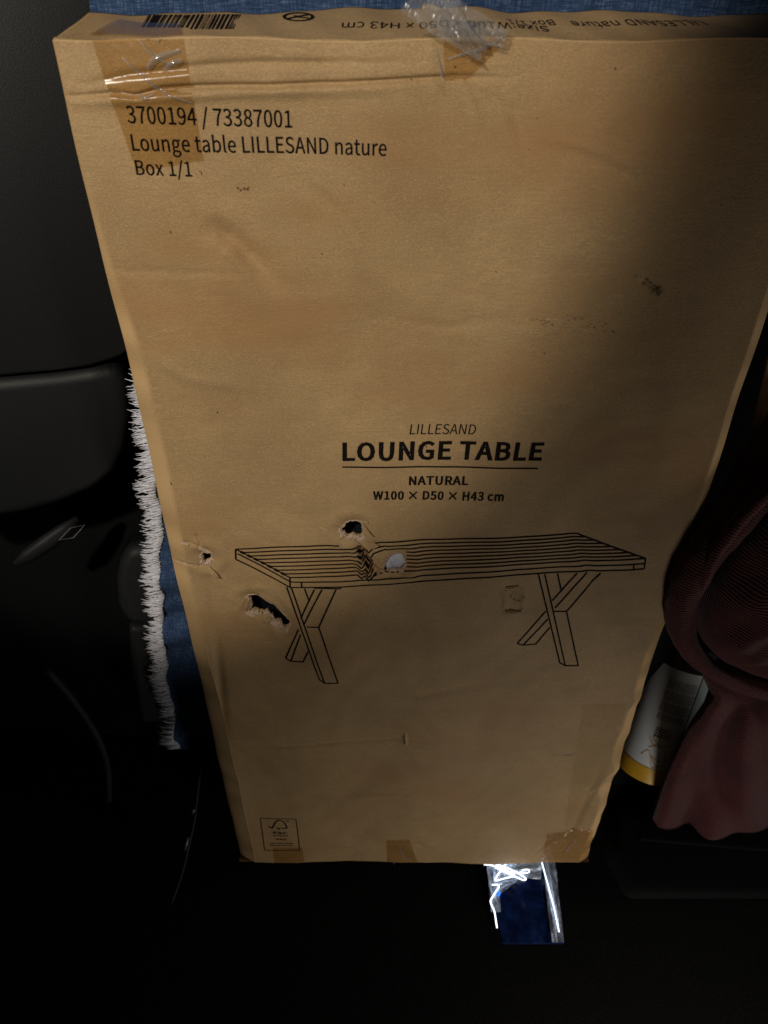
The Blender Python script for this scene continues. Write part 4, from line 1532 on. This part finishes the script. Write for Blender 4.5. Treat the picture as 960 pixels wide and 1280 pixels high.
# piece hanging below, towards the can
LB = [(880, 838), (890, 866), (880, 884), (860, 914), (837, 962), (822, 1003), (806, 1050), (780, 1110)]
LBs = spline([(x, y, 0) for x, y in LB], 6)
V = []
NW = 40
for p in LBs:
    for k in range(NW):
        s = k / (NW - 1)
        px_, py_ = p.x + s * (1030 - p.x), p.y + s * 18
        z = 0.0 - 0.012 * (1 - smooth(0, 0.05, s)) + 0.009 * math.sin(s * 12 + p.y * 0.022 + math.sin(p.y * 0.03)) * smooth(0, .2, s) + 0.004 * math.sin(s * 26 - p.y * 0.045 + 1) - 0.02 * s
        V.append(tuple(gp(px_, py_, z - 0.010)))
hp = mk('hanging_panel', V, grid_faces(NW, len(LBs)), M['maroon'], jac)
add_uv(hp, 1.0, lambda p: (p.x * rc + p.y * rs, -p.x * rs + p.y * rc))
solid(hp, 0.004, -1)

# ------------------------------------------------------------------ can beside the box
can = tag(empty('labelled_can', BOX_M), 'white labelled can with yellow base band and charcoal top, standing beside the box', 'can')
cb, ct = Vector(loc(812, 943, 1.085)), Vector(loc(854, 826, 1.045))
ax = (ct - cb).normalized()
side = ax.cross(Vector((0, 0, 1))).normalized()      # towards the right in view
fwd = side.cross(ax).normalized()
if fwd.z < 0:
    fwd = -fwd
if side.x < 0:
    side = -side
RC = 0.0425
HL = (ct - cb).length


def cyl(name, a0, a1, h0, h1, r, mat, parent=None, n=48, cap=False, m=6):
    """band of the can between heights and angles (degrees from facing us, + right)"""
    V = []
    for j in range(m):
        h = h0 + (h1 - h0) * j / (m - 1)
        for i in range(n):
            a = rad(a0 + (a1 - a0) * i / (n - 1))
            V.append(tuple(cb + ax * h + (fwd * math.cos(a) + side * math.sin(a)) * r))
    F = grid_faces(n, m)
    if cap:
        V.append(tuple(cb + ax * h1))
        for i in range(n - 1):
            F.append(((m - 1) * n + i, (m - 1) * n + i + 1, len(V) - 1))
    o = mk(name, V, F, M[mat], parent or can)
    return o


cyl('body', -180, 180, -0.023, HL - 0.0005, RC - 0.0008, 'cap', cap=True)
lab = cyl('paper_label', -120, 11, 0.0, HL, RC, 'label')
cyl('side_label', 14, 130, 0.0, HL + 0.001, RC, 'mint')
cyl('yellow_band', -180, 180, -0.023, 0.001, RC + 0.0006, 'yellow')
cyl('top_collar', -180, 180, HL - 0.001, HL + 0.030, RC - 0.0030, 'cap', cap=True)
cyl('rim', -180, 180, HL + 0.028, HL + 0.0305, RC - 0.0018, 'cap')


def on_can(a, h, r=RC + 0.0004):
    a = rad(a)
    return cb + ax * h + (fwd * math.cos(a) + side * math.sin(a)) * r


def can_strokes(name, strokes, w, mat):
    V, F = [], []
    for pts in strokes:
        P = spline([(a, h, 0) for a, h in pts], 8) if len(pts) > 2 else [Vector((pts[0][0] + (pts[1][0] - pts[0][0]) * i / 8, pts[0][1], 0)) for i in range(9)]
        for i, p in enumerate(P):
            t = P[min(i + 1, len(P) - 1)] - P[max(i - 1, 0)]
            t = Vector((t.x * RC * math.pi / 180, t.y)).normalized()
            nx, ny = -t.y * w / 2, t.x * w / 2
            k = 180 / math.pi / RC
            V += [tuple(on_can(p.x + nx * k, p.y + ny)), tuple(on_can(p.x - nx * k, p.y - ny))]
            if i:
                b = len(V)
                F.append((b - 4, b - 3, b - 1, b - 2))
    return mk(name, V, F, M[mat], lab, smooth=False)


st = []
rn = random.Random(8)
h = HL * 0.90
blk = 0
while h > HL * 0.50:
    x = -46 + rn.uniform(0, 2)
    while x < 6:
        w = rn.uniform(3, 9)
        st.append([(x, h), (min(x + w, 9), h)])
        x += w + 1.6
    h -= 0.0026
    blk += 1
    if blk % 6 == 0:
        h -= 0.0022
can_strokes('fine_print', st, 0.0012, 'grey_print')
st = []
for hh, x0, x1 in ((0.41, -38, -18), (0.385, -38, -6), (0.36, -38, -8), (0.335, -38, -10)):
    x = x0
    while x < x1:
        w = rn.uniform(2.5, 6)
        st.append([(x, HL * hh), (x + w, HL * hh)])
        x += w + 1.4
can_strokes('bold_print', st, 0.0018, 'ink')
can_strokes('script_lettering', [
    [(-48, HL * .10), (-38, HL * .17), (-28, HL * .08), (-22, HL * .02), (-10, HL * .06)],
    [(-40, HL * .20), (-24, HL * .24), (-8, HL * .19), (-4, HL * .12), (-18, HL * .10), (-34, HL * .14)],
    [(-44, HL * .30), (-34, HL * .24), (-26, HL * .27), (-28, HL * .33), (-38, HL * .31), (-24, HL * .26), (-6, HL * .27), (8, HL * .31)],
    [(-30, HL * .12), (-16, HL * .05), (0, HL * .09)]], 0.0012, 'orange_print')
can_strokes('seam_print', [[(64, HL * .93), (72, HL * .93)], [(64, HL * .955), (72, HL * .955)]], 0.002, 'grey_print')

# ledge the can stands on
tray = tag(empty('plastic_tray', BOX_M), 'black plastic tray on the floor under the white labelled can', 'tray')
slab('ledge', ((772, 1000), (800, 968), (1000, 985), (1030, 1120), (800, 1120), (770, 1060)), tuple(cb - ax * 0.030 - fwd * 0.01), tuple(ax * 0.75 + fwd * 0.65), 0.05, 0.012, 'seat', tray)
slab('rib', ((800, 1040), (1030, 1060), (1030, 1070), (800, 1050)), tuple(cb - ax * 0.026 - fwd * 0.008), tuple(ax * 0.75 + fwd * 0.65), 0.012, 0.003, 'seat', tray)

# ------------------------------------------------------------------ lit gadget on the floor below the box
def floor_at(px, py, z=0.0):
    o = BOX_M @ CAM_P
    d = (BOX_M.to_3x3() @ ray(px, py))
    return o + d * ((z - o.z) / d.z)


gad = tag(empty('light_sign'), 'small lit sign with glowing white looped tubes on the floor below the box', 'light sign')


def fl_poly(name, pxs, z, th, mat, bev=0.002):
    P = [floor_at(x, y, z) for x, y in pxs]
    k = len(P)
    V = [tuple(p) for p in P] + [(p.x, p.y, p.z - th) for p in P]
    F = [tuple(range(k)), tuple(range(2 * k - 1, k - 1, -1))] + [(i, i + k, (i + 1) % k + k, (i + 1) % k) for i in range(k)]
    import bmesh
    o = mk(name, V, F, M[mat], gad, smooth=False)
    bm = bmesh.new()
    bm.from_mesh(o.data)
    bmesh.ops.recalc_face_normals(bm, faces=bm.faces)
    bm.to_mesh(o.data)
    bm.free()
    bevel(o, bev, 2)
    return o


fl_poly('back_plate', ((606, 1068), (694, 1068), (706, 1180), (628, 1180)), 0.012, 0.010, 'navy')


def rumple(name, quad, z, mat, n=22, amp=0.0028, seed=0):
    """crinkled sheet lying over the plate"""
    V = []
    rnd = random.Random(seed)
    for j in range(n):
        for i in range(n):
            a, b = i / (n - 1), j / (n - 1)
            x = (quad[0][0] * (1 - a) + quad[1][0] * a) * (1 - b) + (quad[3][0] * (1 - a) + quad[2][0] * a) * b
            y = (quad[0][1] * (1 - a) + quad[1][1] * a) * (1 - b) + (quad[3][1] * (1 - a) + quad[2][1] * a) * b
            p = floor_at(x, y, z)
            p.z += amp * (math.sin(a * 9 + b * 5 + seed) * math.sin(b * 11 - a * 4) + rnd.uniform(-.25, .25))
            V.append(tuple(p))
    return mk(name, V, grid_faces(n, n), M[mat], gad, smooth=False)


rumple('navy_wrap', ((607, 1070), (693, 1070), (704, 1178), (629, 1178)), 0.0165, 'navy', n=16, amp=0.0016, seed=6)
rumple('silver_strip', ((677, 1070), (693.5, 1070), (704, 1178), (690, 1178)), 0.021, 'silver', seed=1)
rumple('silver_strip', ((607, 1070), (622, 1070), (626, 1140), (614, 1140)), 0.021, 'silver', seed=2)
rumple('silver_strip', ((622, 1096), (650, 1098), (638, 1108), (621, 1120)), 0.020, 'silver', n=14, seed=9)
rumple('silver_strip', ((621, 1070), (678, 1070), (676, 1099), (622, 1097)), 0.021, 'silver', seed=3)


def z8(*p):
    return [(590 + x / 8, 1060 + y / 8) for x, y in p]


for pts, r in ((((120, 165), (190, 172), (300, 205), (395, 250), (424, 270), (400, 287), (320, 305), (236, 325), (245, 290), (290, 225), (340, 160)), 0.0016),
               (((200, 150), (290, 178), (400, 220), (500, 275), (540, 308), (515, 320), (450, 295), (330, 240), (230, 195)), 0.0016),
               (((690, 100), (703, 160), (735, 280), (768, 400), (820, 600), (870, 840)), 0.0016),
               (((200, 368), (262, 368), (265, 395), (235, 440), (205, 490), (185, 530), (200, 580), (225, 640), (250, 800)), 0.0018),
               (((500, 220), (560, 215), (572, 240), (530, 250), (480, 240)), 0.0014)):
    P = []
    for i, (x, y) in enumerate(z8(*pts)):
        P.append(floor_at(x, y, 0.026 + 0.003 * math.sin(i * 1.3)))
    V, F = tube(spline(P, 6), r * 0.58, 8)
    mk('light_tube', V, F, M['glow'], gad)
P = [floor_at(x, y, 0.021) for x, y in z8((262, 430), (264, 452), (258, 478))]
V, F = tube(P, [0.002, 0.0034, 0.0022], 10)
mk('blue_light', V, F, M['glow_blue'], gad)
